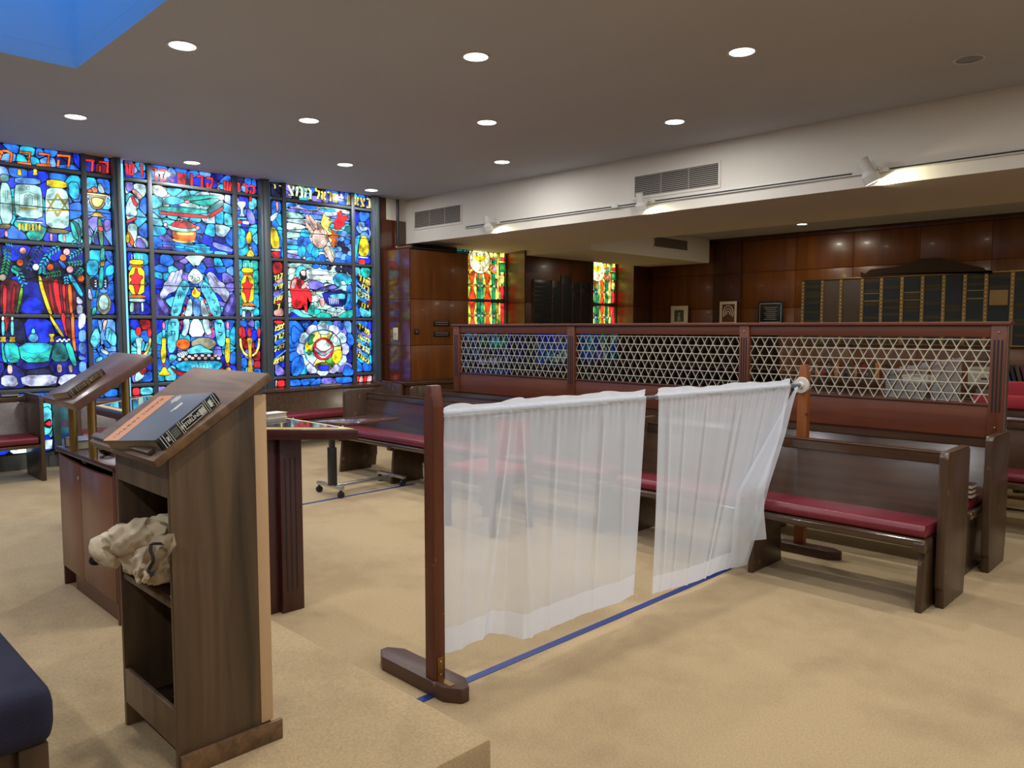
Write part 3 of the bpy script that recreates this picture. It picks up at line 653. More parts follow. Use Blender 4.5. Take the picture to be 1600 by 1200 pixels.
m('3', 'W', [1258,568,1352,568,1345,612,1318,640,1322,690,1345,722,1278,722,1300,690,1298,640,1268,612]); m('3', 'C', [1255,735,1360,740,1355,755,1255,750], .004); m('3', 'r', [1255,765,1308,768,1308,798,1255,795], .005); m('3', 'w', [1318,770,1385,775,1380,808,1318,800], .005); m('3', 'y', [1390,868,1412,930,1402,1005,1362,1005,1355,930]); m('3', 'Y', ell(1398, 1048, 12, 14, 8)); m('3', 'y', [1392,1065,1412,1070,1445,1142,1350,1140])
for q in ([1258,810,1290,850,1305,910,1258,910], [1258,925,1340,925,1340,1040,1270,1060], [1258,1075,1330,1060,1370,1000,1380,1090,1330,1135,1260,1120]): m('3', 'c', q, .006)
# row 2
def torah(cx, y0, sc_, k='4'):
    X = lambda v: cx+v*sc_
    m(k, 'y', [X(-60),y0+40,X(60),y0+44,X(60),y0+85,X(-62),y0+80]); m(k, 'y', [X(-66),y0+108,X(68),y0+110,X(70),y0+270,X(64),y0+345,X(-66),y0+350]); m(k, 'r', [X(-2),y0+105,X(15),y0+180,X(62),y0+190,X(28),y0+230,X(30),y0+260,X(8),y0+345,X(-6),y0+345,X(-22),y0+265,X(-60),y0+250,X(-32),y0+220,X(-62),y0+185,X(-18),y0+180]); m(k, 'O', [X(-64),y0+88,X(62),y0+92,X(62),y0+104,X(-64),y0+100], .003)
    m(k, 'o', [X(-66),y0+355,X(82),y0+360,X(82),y0+380,X(-66),y0+375], .005); m(k, 'L', [X(-64),y0+388,X(82),y0+390,X(70),y0+415,X(-60),y0+412]); m(k, 'L', [X(-56),y0+425,X(-22),y0+425,X(-26),y0+500,X(-58),y0+510]); m(k, 'V', [X(-14),y0+425,X(32),y0+428,X(28),y0+522,X(-14),y0+520]); m(k, 'L', [X(42),y0+425,X(60),y0+425,X(62),y0+500,X(46),y0+505])
    for i in range(3):
        for j in (-1, 1): m(k, 'w', ell(X(-30+j*12), y0+2+i*14, 5, 5, 6), .002); m(k, 'w', ell(X(35+j*12), y0+4+i*14, 5, 5, 6), .002)
torah(182, -6, 1); torah(1170, 66, .82)
m('4', 'w', [600,0,800,0,755,45,735,90,700,80,690,95,660,60]); m('4', 'L', [620,10,780,10,740,60,690,70], .002)
m('4', 'V', [333,350,400,335,440,420,475,470,455,540,333,540]); m('4', 'v', [345,370,395,360,440,450,465,490,430,520], .003); m('4', 'V', [1062,350,1030,335,990,410,950,470,960,540,1060,540]); m('4', 'v', [1050,380,1025,365,980,450,960,490,1000,510], .003)
m('4', 'x', [388,372,392,330,418,290,425,245,450,225,475,165,492,150,505,140,520,150,540,132,560,138,570,122,585,120,592,145,575,190,590,215,540,290,520,320,470,330,440,370,410,382])
for q in ([480,165,500,150,470,220,455,228], [530,150,545,135,505,235,490,240], [560,140,575,125,540,245,525,250]): m('4', 'V', line([q[0],q[1],q[6],q[7]], 5), 0, sm=0)
m('4', 'x', [1000,375,1010,330,975,290,960,245,915,225,870,160,835,145,820,148,815,160,805,165,805,185,825,215,820,235,850,290,870,320,905,330,950,390,975,415])
for a_ in ([830,160,880,240], [850,155,900,235], [875,180,920,240]): m('4', 'V', line(a_, 5), 0, sm=0)
m('4', 'C', [600,208,662,262,600,400,562,540,478,540,510,400,550,282]); m('4', 'C', [782,218,850,290,912,400,940,540,852,540,810,400,745,290]); m('4', 'w', [700,92,788,200,700,262,622,196])
m('4', 'y', [700,272,722,312,748,325,745,355,710,378,668,350,678,318,690,300]); m('4', 'o', [695,285,712,320,700,345,680,340], .002)
for q, c in (([640,395,672,378,678,540,605,540,625,470], 'W'), ([684,380,742,380,750,540,684,540], 's'), ([750,385,780,400,800,470,832,540,756,540], 'W')): m('4', c, q)
for cx, cy in ((628,400),(605,470),(588,530),(785,405),(812,470),(835,520),(565,640),(580,595),(845,600),(852,650),(855,700)): m('4', 'r', ell(cx, cy, 9, 20, 8), .003)
hl = lambda pts, wd: Bw.motif(T('4', line(pts, wd)), 'k', 0, 0)
for ch, x_, y_, s_ in (('ל',650,215,40),('כ',715,215,36),('ש',585,305,44),('ת',540,385,42),('ש',505,510,44),('ת',760,285,38),('ר',790,290,36),('י',820,350,36),('ל',850,420,42),('ד',868,520,38)): letters(ch, (x_-s_*.15, y_), (x_+s_, y_+(8 if x_ > 700 else -8)), (0, -s_*.7), hl, 8)
m('4', 'C', [470,560,562,560,548,750,512,862,458,860,452,650]); m('4', 'C', [868,570,950,570,972,700,962,810,905,800,882,700])
for ch, x_, y_ in (('ח',480,625),('ת',475,705),('ד',890,635),('ל',900,715)): letters(ch, (x_-8, y_), (x_+58, y_), (0, -34), hl, 9)
m('4', 'W', [590,565,660,565,622,722,575,700,602,640]); m('4', 'w', [666,565,745,565,792,712,640,724]); m('4', 'W', [755,565,828,570,822,622,852,685,800,712])
m('4', 'o', ell(592, 785, 62, 46)); m('4', 'G', ell(775, 782, 112, 54)); m('4', 'C', [468,880,520,880,540,900,500,940,470,960]); m('4', 'C', [610,850,732,785,800,828,880,862,760,862,640,875]); m('4', 'W', [530,870,620,845,640,880,560,910])
for i in range(5): m('4', 'k', line([540+i*22,845+i*2,580+i*22,900], 6), 0, sm=0)
m('4', 'k', [520,925,560,895,700,875,880,870,935,915,925,945,720,930,560,950], 0)
for i in range(13): m('4', 'h' if i % 3 else 'x', ell(560+i*29, 918-(i % 2)*24+(4 if i < 4 else -6), 17, 13, 8), .003)
m('4', 'c', [520,965,610,935,720,940,890,935,950,965,900,1015,720,1030,600,1030,540,1000]); m('4', 'C', [640,985,720,955,820,950,860,985,800,1005,700,1010], .003)
for i in range(5): m('4', 'k', line(ell(690+i*30, 985, 14, 18, 6, -1.4, 1.4), 4), 0, sm=0)
m('4', 'R', [468,985,520,1015,560,1035,720,1050,860,1040,960,985,935,1050,850,1085,700,1098,560,1075]); m('4', 'h', [620,1055,720,1060,800,1052,760,1088,680,1090], .003)
def candlestick(cx):
    X = lambda v: cx+v
    m('4', 'C', [X(-14),650,X(12),650,X(12),722,X(-14),722]); m('4', 'P', ell(cx-2, 620, 12, 34, 10)); m('4', 'y', [X(-22),732,X(20),732,X(12),790,X(20),860,X(12),940,X(-6),960,X(-22),930,X(-30),850,X(-14),790])
    m('4', 'r', ell(cx, 972, 14, 12, 8), .004); m('4', 'y', [X(-12),992,X(16),992,X(30),1030,X(62),1050,X(30),1064,X(-30),1064,X(-52),1052,X(-25),1030])
candlestick(420); candlestick(990)
for cx, cy, rx in ((192,672,24),(290,682,18)): m('4', 'r', ell(cx, cy, rx, 40, 10))
m('4', 'L', [163,730,236,730,216,790,214,910,184,910,180,800]); m('4', 'Y', line([296,735,292,800,262,870,214,905], 20)); m('4', 'Y', line([128,880,150,905,180,912], 14)); m('4', 'L', [185,990,215,1060,250,1060,205,1110,155,1115])
for cx, cy, rx in ((1100,680,13),(1182,680,18),(1264,682,13)): m('4', 'r', ell(cx, cy, rx, 42, 10))
m('4', 'g', [1155,732,1210,732,1198,800,1198,950,1226,1088,1155,1088,1176,950,1172,800]); m('4', 'Y', line([1100,735,1105,810,1130,865,1165,890], 18)); m('4', 'Y', line([1268,735,1262,810,1240,865,1205,890], 18))
Bw.finish()
# window C (right)
Cw = Window('window_3'); yC = [(5.16, 5.305), (5.36, 6.395), (6.45, 6.74)]
frame(Cw, 5.15, 6.75, .72, 3.5, [(5.305, 5.36), (6.395, 6.45)], ROWS, BARS)
for i, (a, b) in enumerate(yC):
    for j, (c, d) in enumerate(PZ):
        if i == 1:
            pal = [rcol('abvcak'), stripe, green, rcol('abcasBv'), rcol('vqa')][j]; cy, cz = [(.14, .09), (.40, .07), (.34, .09), (.17, .17), (.2, .1)][j]
        else:
            pal = [blue2, rcol('abcBs'), rcol('actRvCp'), rcol('abrvcb'), rcol('rrp')][j]; cy, cz = [(.1, .09), (.12, .16), (.13, .14), (.12, .13), (.07, .1)][j]
        Cw.back((a, b, c, d), cy, cz, pal, 400+10*i+j)
m = lambda *a, **k: mo(Cw, *a, **k)
yl = lambda pts, wd: Cw.motif(T('K', line(pts, wd)), 'Y', .006, 0)
wl = lambda pts, wd: Cw.motif(T('K', line(pts, wd)), (222, 236, 190), .006, 0)
letters('יר', (423, 302), (443, 306), (0, -14), yl, 2.4); letters('צממ', (447, 304), (487, 311), (0, -15), wl, 3.6); letters('לארשי', (491, 310), (536, 318), (0, -13), yl, 3.1); letters('ת', (539, 319), (549, 321), (0, -13), yl, 3.1); letters('אצכ', (551, 320), (579, 325), (0, -13), yl, 3.1)
# left and right side lights, row 1
m('5', 'W', [145,452,215,408,222,440,170,505,145,500]); m('5', 'p', [200,300,225,310,228,400,208,395]); m('5', 'y', [145,560,200,580,235,690,240,792,150,782]); m('5', 'c', [205,560,262,565,298,650,300,890,262,895,268,720,240,640]); m('5', 'W', [152,793,250,800,250,815,155,812], .004); m('5', 'r', [155,820,245,825,238,888,165,886])
m('5', 'W', [1055,520,1075,515,1095,575,1150,560,1158,590,1120,610,1080,600]); m('5', 'y', [1095,650,1145,670,1172,760,1160,872,1062,862,1068,740]); m('5', 'c', [1020,680,1080,640,1060,740,1040,860,1030,940,1012,930]); m('5', 'W', [1060,870,1160,880,1158,893,1058,884], .004); m('5', 'r', [1062,902,1132,908,1128,955,1068,960]); m('5', 'W', line([1150,560,1185,620,1170,680], 8), .004)
# clouds, flames, hand
for cx, cy, rx, ry in ((500,640,45,50),(470,720,45,55),(470,820,42,60),(520,720,40,50),(545,860,42,50),(560,790,40,55),(610,830,36,60),(560,910,50,35),(680,890,40,40),(640,910,30,30)): m('5', 'a' if (cx+cy) % 3 else 'c', ell(cx, cy, rx, ry, 12), .008)
for cx, cy, rx, ry in ((955,590,38,36),(910,640,36,36),(960,670,34,34),(880,745,42,40),(940,720,30,30),(970,780,32,36),(925,810,40,36),(850,800,34,30),(850,860,34,36),(910,880,34,36),(960,900,36,46),(840,920,32,32),(900,940,30,26),(880,690,28,26),(970,840,26,26)): m('5', rnd_c if (rnd_c := 'ansT'[(cx*7+cy) % 4]) else 'a', ell(cx, cy, rx, ry, 12), .008)
m('5', 'Y', [690,450,700,420,720,460,760,470,740,500,800,500,760,540,740,600,790,640,780,700,840,720,800,760,770,730,745,690,720,600,670,560,668,510], sm=0); m('5', 'Y', [700,480,740,520,720,560,690,540], .003)
m('5', 'r', [830,560,800,530,840,500,838,430,872,398,885,410,885,455,950,450,930,490,900,520,925,530,870,580,820,590], sm=0); m('5', 'r', [795,560,830,540,800,520,830,470,850,500,850,560,820,585], .004); m('5', 'O', [770,590,830,620,780,620,860,655,840,680,780,670,830,700,800,790,770,740,790,700,750,660,790,640], sm=0)
m('5', 'h', ell(658, 680, 82, 108, 18))
for q in ([485,495,500,500,590,600,580,650,560,630,510,545], [510,432,525,440,610,560,600,600,580,590,505,470], [545,440,560,445,640,560,640,590,610,580,545,470], [632,515,650,520,700,610,700,650,665,620,632,560]): m('5', 'h', q, .008)
m('5', 'h', [690,790,740,755,808,845,795,935,770,935,730,860]); m('5', 'G', [740,760,765,790,805,880,795,900], .002)
for q in ([585,665,730,675], [655,610,660,750], [620,740,690,690]): m('5', 'G', line(q, 5), 0, sm=0)
for k, q in enumerate(([320,330,405,330,410,352,320,350], [425,335,620,350,620,385,500,375], [640,372,820,380,800,410,650,398], [320,372,440,378,450,415,320,405], [460,380,560,400,555,430,470,420], [575,400,685,415,680,440,580,435])): m('5', 'aacvvv'[k], q, .006)
# row 2: shore scene
for k, q in enumerate(([105,130,420,135,540,200,480,230,105,200], [105,215,240,215,215,300,105,310], [420,240,540,250,920,300,900,340,430,330], [105,325,215,325,180,420,105,430], [425,350,900,360,890,440,720,430,460,420])): m('B', 'LwwLw'[k], q, .006)
for cx, cy, rx, ry in ((590,185,70,40),(740,200,70,36),(830,220,40,32),(990,230,50,50),(1110,240,60,60),(1210,260,50,80)): m('B', 'a' if cx < 800 else 'n', ell(cx, cy, rx, ry, 12), .008)
m('B', 'v', [460,450,560,430,740,500,720,560,580,600,470,580]); m('B', 'V', [600,600,900,500,1000,560,960,590,720,620]); m('B', 'v', [700,600,900,520,985,575,760,605], .004); m('B', 'B', [700,650,1130,590,1130,900,820,900,740,760]); m('B', 'C', [810,700,1115,665,1110,780,900,750], .006)
for i in range(6): m('B', 'x', [815+i*32,740,835+i*32,745,850+i*30,860,840+i*30,870], .003)
m('B', 't', [430,860,560,890,550,1060,460,1040]); m('B', 't', [570,920,690,980,640,1040,560,1060]); m('B', 't', [590,1080,700,1000,830,1030,890,1080,780,1130,680,1130]); m('B', 'L', [560,810,640,850,630,910,560,900]); m('B', 'l', [780,960,900,910,950,950,900,1010,800,980])
m('B', 'r', [150,470,180,410,260,400,330,420,400,470,390,560,500,620,515,830,480,820,430,700,440,900,435,1000,400,990,360,850,340,940,165,930,165,760,130,600]); m('B', 'm', [250,420,320,430,340,560,300,600,260,560], .003); m('B', 'h', [160,470,200,420,250,420,210,580,150,580], .003)
m('B', 'k', [300,250,420,240,430,420,380,440,310,420], 0); m('B', 'h', [325,265,400,260,405,320,395,360,345,350,318,300], .003); m('B', 'C', [235,260,260,200,320,170,390,190,425,250,400,250,350,235,300,280,285,380,240,380]); m('B', 'h', [330,560,370,490,440,450,450,465,410,500,440,545,400,570,350,590]); m('B', 'h', [500,660,540,620,590,640,580,700,520,700]); m('B', 'h', [610,700,630,680,650,740,610,740], .004); m('B', 'p', [640,780,720,730,750,850,710,920,680,880])
m('B', 'c', [905,420,930,340,1000,305,1100,310,1200,370,1245,450,1180,480,1140,520,1100,430,1040,440,1010,480,1040,500,1030,540,980,550,930,500]); m('B', 'C', ell(1000, 500, 50, 42, 12), .004); m('B', 'a', [1140,540,1210,500,1240,640,1250,940,1080,960,1140,800,1150,650]); m('B', 'c', [1160,660,1200,650,1210,760,1140,880,1090,950,1150,780], .004)
m('B', 'b', [115,1020,200,1020,330,1090,560,1110,560,1130,115,1120]); m('B', 'C', [115,980,200,950,290,960,350,1030,440,1050,540,1090,400,1095,300,1085,200,1010]); m('B', 't', [980,1080,1100,1000,1220,960,1260,980,1255,1060,1200,1110,1060,1130]); m('B', 'W', ell(1005, 970, 44, 38, 10)); m('B', 'W', ell(940, 1045, 38, 34, 10))
# side columns of text, rows 2 and 3
def column(k, rows, x0, dx, slope, words):
    for i, (yy, wd_) in enumerate(zip(rows, words)):
        Cw.motif(T('6', [x0-5, yy+8, x0+dx+5, yy+slope+8, x0+dx+12, yy+slope-56, x0+2, yy-54]), 'k', 0, 0)
        letters(wd_, (x0, yy), (x0+dx, yy+slope), (8, -44), lambda p, w_: Cw.motif(T('6', line(p, w_)), (226, 220, 90), .004, 0), 12, .2)
column('6', [60, 160, 270, 300+50], 155, 90, -38, ['רוכ', 'ריש', 'ןרוע', 'ן']); column('6', [560, 650, 760, 880], 158, 100, -45, ['ופצ', 'ןרב', 'ללה', 'אצרנ'])
column('6', [40, 110, 190, 290], 985, 110, 62, ['רוש', 'ץחר', 'ספרכ', 'ץחי']); column('6', [520, 610, 700, 800], 985, 110, 72, ['דיגמ', 'הצחר', 'איצומ', 'הצמ'])
for q in ([160,110,245,65], [160,225,255,165], [165,600,260,540], [165,720,270,640], [165,830,275,740]): m('6', 's', line(q, 12), .003, sm=0)
for q in ([980,75,1095,190], [985,150,1100,250], [980,555,1100,680], [985,640,1100,750], [985,720,1090,840]): m('6', 's', line(q, 12), .003, sm=0)
# row 3: rose
for i in range(12):
    a = 2*math.pi*i/12; b_ = 2*math.pi/12*.46
    q = []
    for r_, t_ in ((188, -b_), (196, 0), (188, b_), (236, b_), (258, b_*.4), (258, -b_*.4), (236, -b_)): q += [640+r_*math.cos(a+t_), 728+r_*1.02*math.sin(a+t_)]
    m('6', 'W' if i % 2 else 'x', q, .006, sm=0)
for i in range(8):
    a = 2*math.pi*i/8+.2; b_ = 2*math.pi/8*.46; q = []
    for r_, t_ in ((108, -b_), (112, 0), (108, b_), (176, b_), (182, 0), (176, -b_)): q += [642+r_*math.cos(a+t_), 728+r_*1.04*math.sin(a+t_)]
    m('6', 'YEYLyYYL'[i], q, .006, sm=0)
m('6', 'e', [500,610,525,585,560,590,530,640,545,670,490,690]); m('6', 'e', [480,770,500,730,530,770,500,785]); m('6', 'r', ell(642, 726, 98, 104, 18)); m('6', 'w', [642,625,735,700,642,760,552,690]); m('6', 'C', [555,715,642,778,735,715,735,735,642,800,555,735], .003); m('6', 'W', [565,755,642,812,728,750,642,832], .003)
m('6', 'd', [555,890,650,850,740,895,700,940,590,940]); m('6', 'b', [590,895,645,885,705,895,690,930,650,945,600,925]); m('6', 'W', [600,545,700,550,695,585,600,580]); m('6', 'w', ell(760, 635, 22, 34, 10)); m('6', 'y', [760,740,830,740,820,830,770,880,740,850,725,800])
for q in ([330,480,430,560,400,640,330,690], [330,840,430,780,460,900,400,990,330,990], [880,560,940,600,945,690,880,680], [870,880,940,930,940,985,830,990,850,900], [440,470,500,470,480,530,440,500], [780,470,850,470,830,550,790,500]): m('6', 'a', q)
Cw.finish()
# windows 4 and 5 (rear, warm colours)
def rear_window(name, dy):
    W4 = Window(name); r = W4.root
    y0, y1 = 8.3+dy, 9.585+dy
    frame(W4, y0, y1, .52, 2.84, [(y1-.04, y1)], [(1.99, 2.03), (1.0, 1.03)], [])
    def P(nums): return [(y+dy, z) for y, z in T('7', nums)]
    yy = y1-.05
    def pal4(y, z, r):
        u = yy-y
        if u < .13: return r.choice('eEYr')
        if u < .20: return r.choice('YYg')
        if u < .31: return r.choice('eeT')
        if .49 < u < .65 or u > .85: return r.choice('eTe')
        return r.choice('YYEy')
    for (c, d) in ((2.035, 2.84), (1.035, 1.985), (.52, .995)): W4.back((y0, y1-.045, c, d), .07, .20, pal4, int(c*100)+int(dy))
    def mp(col, pts, lead=.006, sm=0): W4.motif([(a, b) for a, b in pts], col, lead, sm)
    for zc in (2.51, 2.01, 1.505, 1.0, .5):
        for u in (.40, .755, 1.11):
            c = yy-u
            if c-.08 < y0: continue
            for s_ in (-1, 1):
                if zc+s_*.24 < .53: continue
                mp((214, 62, 18), [(c-.082, zc+s_*.022), (c+.082, zc+s_*.022), (c+.01, zc+s_*.235), (c-.01, zc+s_*.235)], .007)
                for q in (-1, 1): mp('Y' if q > 0 else (176, 190, 60), [(c+q*.09, zc+s_*.03), (c+q*.10, zc+s_*.225), (c+q*.03, zc+s_*.225)], .005)
            if zc+.25 < 2.45 and zc+.25 > .55: mp('o', [(c-.075, zc+.25), (c, zc+.278), (c+.075, zc+.25), (c, zc+.222)], .006)
        for u in (.535, .615, .25, .90, .975):
            c = yy-u
            if c-.03 < y0: continue
            for s_ in (-1, 1):
                if zc+s_*.23 < .53: continue
                mp('e' if (u*40)%2 < 1 else (50, 150, 100), [(c-.03, zc+s_*.03), (c+.03, zc+s_*.03), (c+.033, zc+s_*.18), (c, zc+s_*.215), (c-.033, zc+s_*.18)], .006)
            if .55 < zc+.25 < 2.5: mp('h', [(c-.024, zc+.25), (c, zc+.275), (c+.024, zc+.25), (c, zc+.225)], .005)
    # right-hand column
    mp('r', [(yy-.11, .55), (yy-.03, .55), (yy-.03, .98), (yy-.11, .98)], .008); mp('r', [(yy-.11, 1.4), (yy-.03, 1.4), (yy-.03, 1.97), (yy-.11, 1.97)], .008); mp('r', [(yy-.12, 2.05), (yy-.03, 2.05), (yy-.04, 2.28), (yy-.11, 2.28)], .008, 1)
    mp('Y', [(yy-.12, 2.32), (yy-.03, 2.32), (yy-.02, 2.46), (yy-.13, 2.46)], .008, 1); mp('e', [(yy-.13, 2.52), (yy-.01, 2.52), (yy-.01, 2.66), (yy-.13, 2.66)], .008); mp('E', [(yy-.12, 2.54), (yy-.04, 2.56), (yy-.05, 2.64), (yy-.12, 2.63)], .001, 1); mp('Y', [(yy-.15, 2.675), (yy-.01, 2.675), (yy-.01, 2.70), (yy-.15, 2.70)], .006); mp('r', [(yy-.11, 2.71), (yy-.02, 2.71), (yy-.02, 2.76), (yy-.11, 2.76)], .006); mp('Y', [(yy-.12, 2.77), (yy-.02, 2.77), (yy-.02, 2.84), (yy-.12, 2.84)], .006)
    mp('Y', [(yy-.19, 2.05), (yy-.16, 2.05), (yy-.16, 2.63), (yy-.19, 2.63)], .006); mp('P', [(yy-.30, 2.55), (yy-.25, 2.6), (yy-.21, 2.55), (yy-.25, 2.50)], .006); mp('t', [(yy-.30, 2.68), (yy-.22, 2.68), (yy-.22, 2.76), (yy-.30, 2.76)], .006)
    # sunburst with oval medallion
    cyy, czz = yy-.60, 2.70
    for i in range(26):
        a = 2*math.pi*(i+.5)/26
        for r0, r1, wd, c in ((.2, .42 if i % 2 else .35, .03, 'o' if i % 2 else 'Y'),):
            pts = [(cyy+r*math.cos(a+t)*.98, czz+r*math.sin(a+t)*.86) for r, t in ((r0, -.08), (r0, .08), (r1, .055), (r1+.03, 0), (r1, -.055))]
            if max(p[1] for p in pts) < 2.84 and min(p[0] for p in pts) > y0 and max(p[0] for p in pts) < yy-.19: mp('O' if i % 3 == 0 else c, pts, .004)
    ov = [(cyy+.235*math.cos(a), min(2.838, czz-.02+.215*math.sin(a))) for a in [2*math.pi*k/28 for k in range(28)]]
    W4.motif(ov, (250, 244, 190), .014, 0)
    mp('y', [(cyy+.13*math.cos(a), czz+.06+.11*math.sin(a)) for a in [math.pi*(1+k/8) for k in range(9)]], .002)
    for k in range(4): mp('k', [(cyy-.012, czz+.09-.05*k), (cyy+.012, czz+.09-.05*k), (cyy+.01, czz+.065-.05*k), (cyy-.01, czz+.065-.05*k)], 0)
    for s_ in (-1, 1): mp('k', [(cyy+s_*.06, czz+.05), (cyy+s_*.075, czz+.06), (cyy+s_*.10, czz+.09), (cyy+s_*.085, czz+.10)], 0)
    mp('k', [(cyy-.04, czz-.19), (cyy+.04, czz-.19), (cyy+.03, czz-.178), (cyy-.03, czz-.178)], 0); mp('k', [(cyy-.01, czz-.17), (cyy+.01, czz-.17), (cyy+.006, czz-.12), (cyy-.006, czz-.12)], 0)
    W4.finish(200)
rear_window('window_4', 0); rear_window('window_5', 3.16)
# window further left, outside the photo, that the screen glass mirrors
Dw = Window('window_6'); yD = [(-1.25, -.95), (-.90, .12), (.17, 1.28)]
frame(Dw, -1.30, 1.30, .17, 3.5, [(-.95, -.90), (.12, .17)], ROWS, BARS)
for i, (a, b) in enumerate(yD):
    for j, (c, d) in enumerate(PZ+[(.19, .72)]): Dw.back((a, b, c, d), min(.22, (b-a)*.5), .2, rcol('abcCtvWcabL'), 900+10*i+j)
Dw.finish(120)
obj('mullion_post', bx(WX, WX+.10, 1.30, 1.45, .17, 3.5, .008), M['steel'], Dw.root)
# main mullions
for n_, (a, b) in enumerate(((3.155, 3.305), (4.96, 5.155), (6.745, 6.86))):
    mr = estruct('trim_%d' % (10+n_))
    obj('mullion_post', bx(WX, WX+.10, a, b-.06 if n_ < 2 else b, .72, 3.5, .008), M['steel'], mr)
    obj('mullion_flange', bx(WX+.10, WX+.125, a+.035, b-.075 if n_ < 2 else b-.03, .72, 3.5, .005), M['steel'], mr)
struct('trim_13', bx(WX-.05, WX+.14, 2.62, 6.86, .70, .735, .006), M['pew'])
# ================================================================== PEWS
def pew(x0, x1, y0, label, ends=(1, 1), supports=(), cushions=None, group='dark wooden pews with red seats'):
    t = thing('pew', label, 'pew', ((x0+x1)/2, y0+.15, 0), group)
    a = x0+(.045 if ends[0] else 0); b = x1-(.045 if ends[1] else 0)
    obj('seat_board', prism(bmesh.new(), [(y0-.165, .372), (y0-.165, .40), (y0-.15, .412), (y0+.26, .40), (y0+.26, .368), (y0-.15, .36)], 'x', a, b-.02, .004), M['pew'], t)
    cs = cushions or [(a+.01, b-.05)]
    for c0, c1 in cs:
        bm = prism(bmesh.new(), [(y0-.145, .418), (y0-.152, .45), (y0-.13, .485), (y0+.185, .47), (y0+.185, .41), (y0-.12, .412)], 'x', c0, c1, .012)
        obj('seat_cushion', bm, M['red'], t)
    obj('backrest', prism(bmesh.new(), [(y0+.185, .40), (y0+.285, .765), (y0+.31, .765), (y0+.212, .40)], 'x', a, b), M['pew'], t)
    obj('top_rail', prism(bmesh.new(), [(y0+.270, .765), (y0+.284, .815), (y0+.276, .827), (y0+.365, .827), (y0+.365, .775), (y0+.31, .765)], 'x', a, b, .004), M['pew'], t)
    obj('rear_panel', bx(a, b, y0+.33, y0+.352, .36, .78), M['pew'], t)
    for e, xe in ((ends[0], x0), (ends[1], x1-.045)):
        if not e: continue
        obj('end_panel', prism(bmesh.new(), [(y0+.02, 0), (y0+.02, .10), (y0, .12), (y0, .845), (y0+.02, .872), (y0+.385, .872), (y0+.42, .85), (y0+.42, .12), (y0+.41, .10), (y0+.40, 0)], 'x', xe, xe+.045, .005), M['pewz'], t)
    sup = list(supports) or [x0+.10, x1-.13]
    n = int((x1-x0)/1.25)
    if not supports: sup += [x0+(x1-x0)*k/n for k in range(1, n)]
    for s in sup:
        obj('leg', prism(bmesh.new(), [(y0-.14, 0), (y0-.105, .36), (y0+.23, .36), (y0+.26, 0)], 'x', s, s+.035, .004), M['pewz'], t)
        obj('bracket', prism(bmesh.new(), [(y0-.17, .345), (y0-.17, .385), (y0-.155, .408), (y0-.02, .40), (y0-.02, .345), (y0-.155, .335)], 'x', s-.01, s+.045, .003), M['pewz'], t)
    return t
pew(-3.43, -1.235, 4.60, 'short dark pew with red seat pad at right end of the front row', (1, 1), (-1.335, -2.32), [(-3.36, -1.295)], 'front row pews')
pew(-7.245, -3.46, 4.66, 'long front row pew with glossy burgundy seat left of the curtain', (1, 0), (-7.12, -6.2, -4.9, -3.6), None, 'front row pews')
pew(-7.12, -1.225, 5.485, 'second row pew carrying the tall lattice screen on its back')
pew(-7.12, -.35, 6.72, 'third row pew, seen right of and through the lattice screen')
pew(-7.12, -.35, 7.62, 'fourth row pew with the red cushions on its back ledge, beyond the screen')
pew(-7.12, -.35, 8.55, 'rearmost row pew nearest the dark far wall')
# window benches run along y
def bench(y0, y1, label):
    t = thing('bench', label, 'bench', (-9.2, (y0+y1)/2, 0), 'benches under the stained glass windows')
    X = -9.3   # back plane
    def pr(pts, a, b, bev=0): return prism(bmesh.new(), pts, 'y', a, b, bev)
    obj('seat_board', pr([(-8.80, .345), (-8.80, .375), (-9.24, .385), (-9.24, .345)], y0+.04, y1-.04, .004), M['pew'], t)
    obj('seat_cushion', pr([(-8.815, .385), (-8.81, .435), (-8.83, .455), (-9.22, .455), (-9.22, .385)], y0+.05, y1-.05, .012), M['red'], t)
    obj('backrest', pr([(-9.22, .36), (-9.31, .80), (-9.34, .80), (-9.25, .36)], y0+.04, y1-.04), M['pew'], t)
    obj('top_rail', pr([(-9.29, .78), (-9.30, .84), (-9.37, .84), (-9.37, .78)], y0+.04, y1-.04, .004), M['pew'], t)
    for ya in (y0, y1-.04):
        obj('end_panel', prism(bmesh.new(), [(-9.38, 0), (-9.38, .87), (-8.86, .87), (-8.80, .84), (-8.80, 0)], 'y', ya, ya+.04, .004), M['pewz'], t)
    return t
def bench_low(y0, y1, label):
    t = thing('bench', label, 'bench', (-9.1, (y0+y1)/2, 0), 'benches under the stained glass windows')
    def pr(pts, a, b, bev=0): return prism(bmesh.new(), pts, 'y', a, b, bev)
    obj('seat_board', pr([(-8.80, .335), (-8.80, .365), (-9.24, .375), (-9.24, .335)], y0+.04, y1-.04, .004), M['pew'], t)
    obj('seat_cushion', pr([(-8.815, .375), (-8.81, .425), (-8.83, .445), (-9.22, .445), (-9.22, .375)], y0+.05, y1-.05, .012), M['red'], t)
    obj('backrest', pr([(-9.22, .36), (-9.31, .71), (-9.34, .71), (-9.25, .36)], y0+.04, y1-.04), M['pew'], t)
    obj('top_rail', pr([(-9.29, .70), (-9.30, .74), (-9.37, .74), (-9.37, .70)], y0+.04, y1-.04, .004), M['pew'], t)
    for ya in (y0, y1-.04):
        obj('end_panel', prism(bmesh.new(), [(-9.38, 0), (-9.38, .755), (-8.86, .755), (-8.80, .73), (-8.80, 0)], 'y', ya, ya+.04, .004), M['pewz'], t)
    return t
bench(-.2, 2.16, 'red padded window bench at the left picture edge under the scroll window')
bench_low(2.46, 6.66, 'long red padded bench under the middle and right stained glass windows')

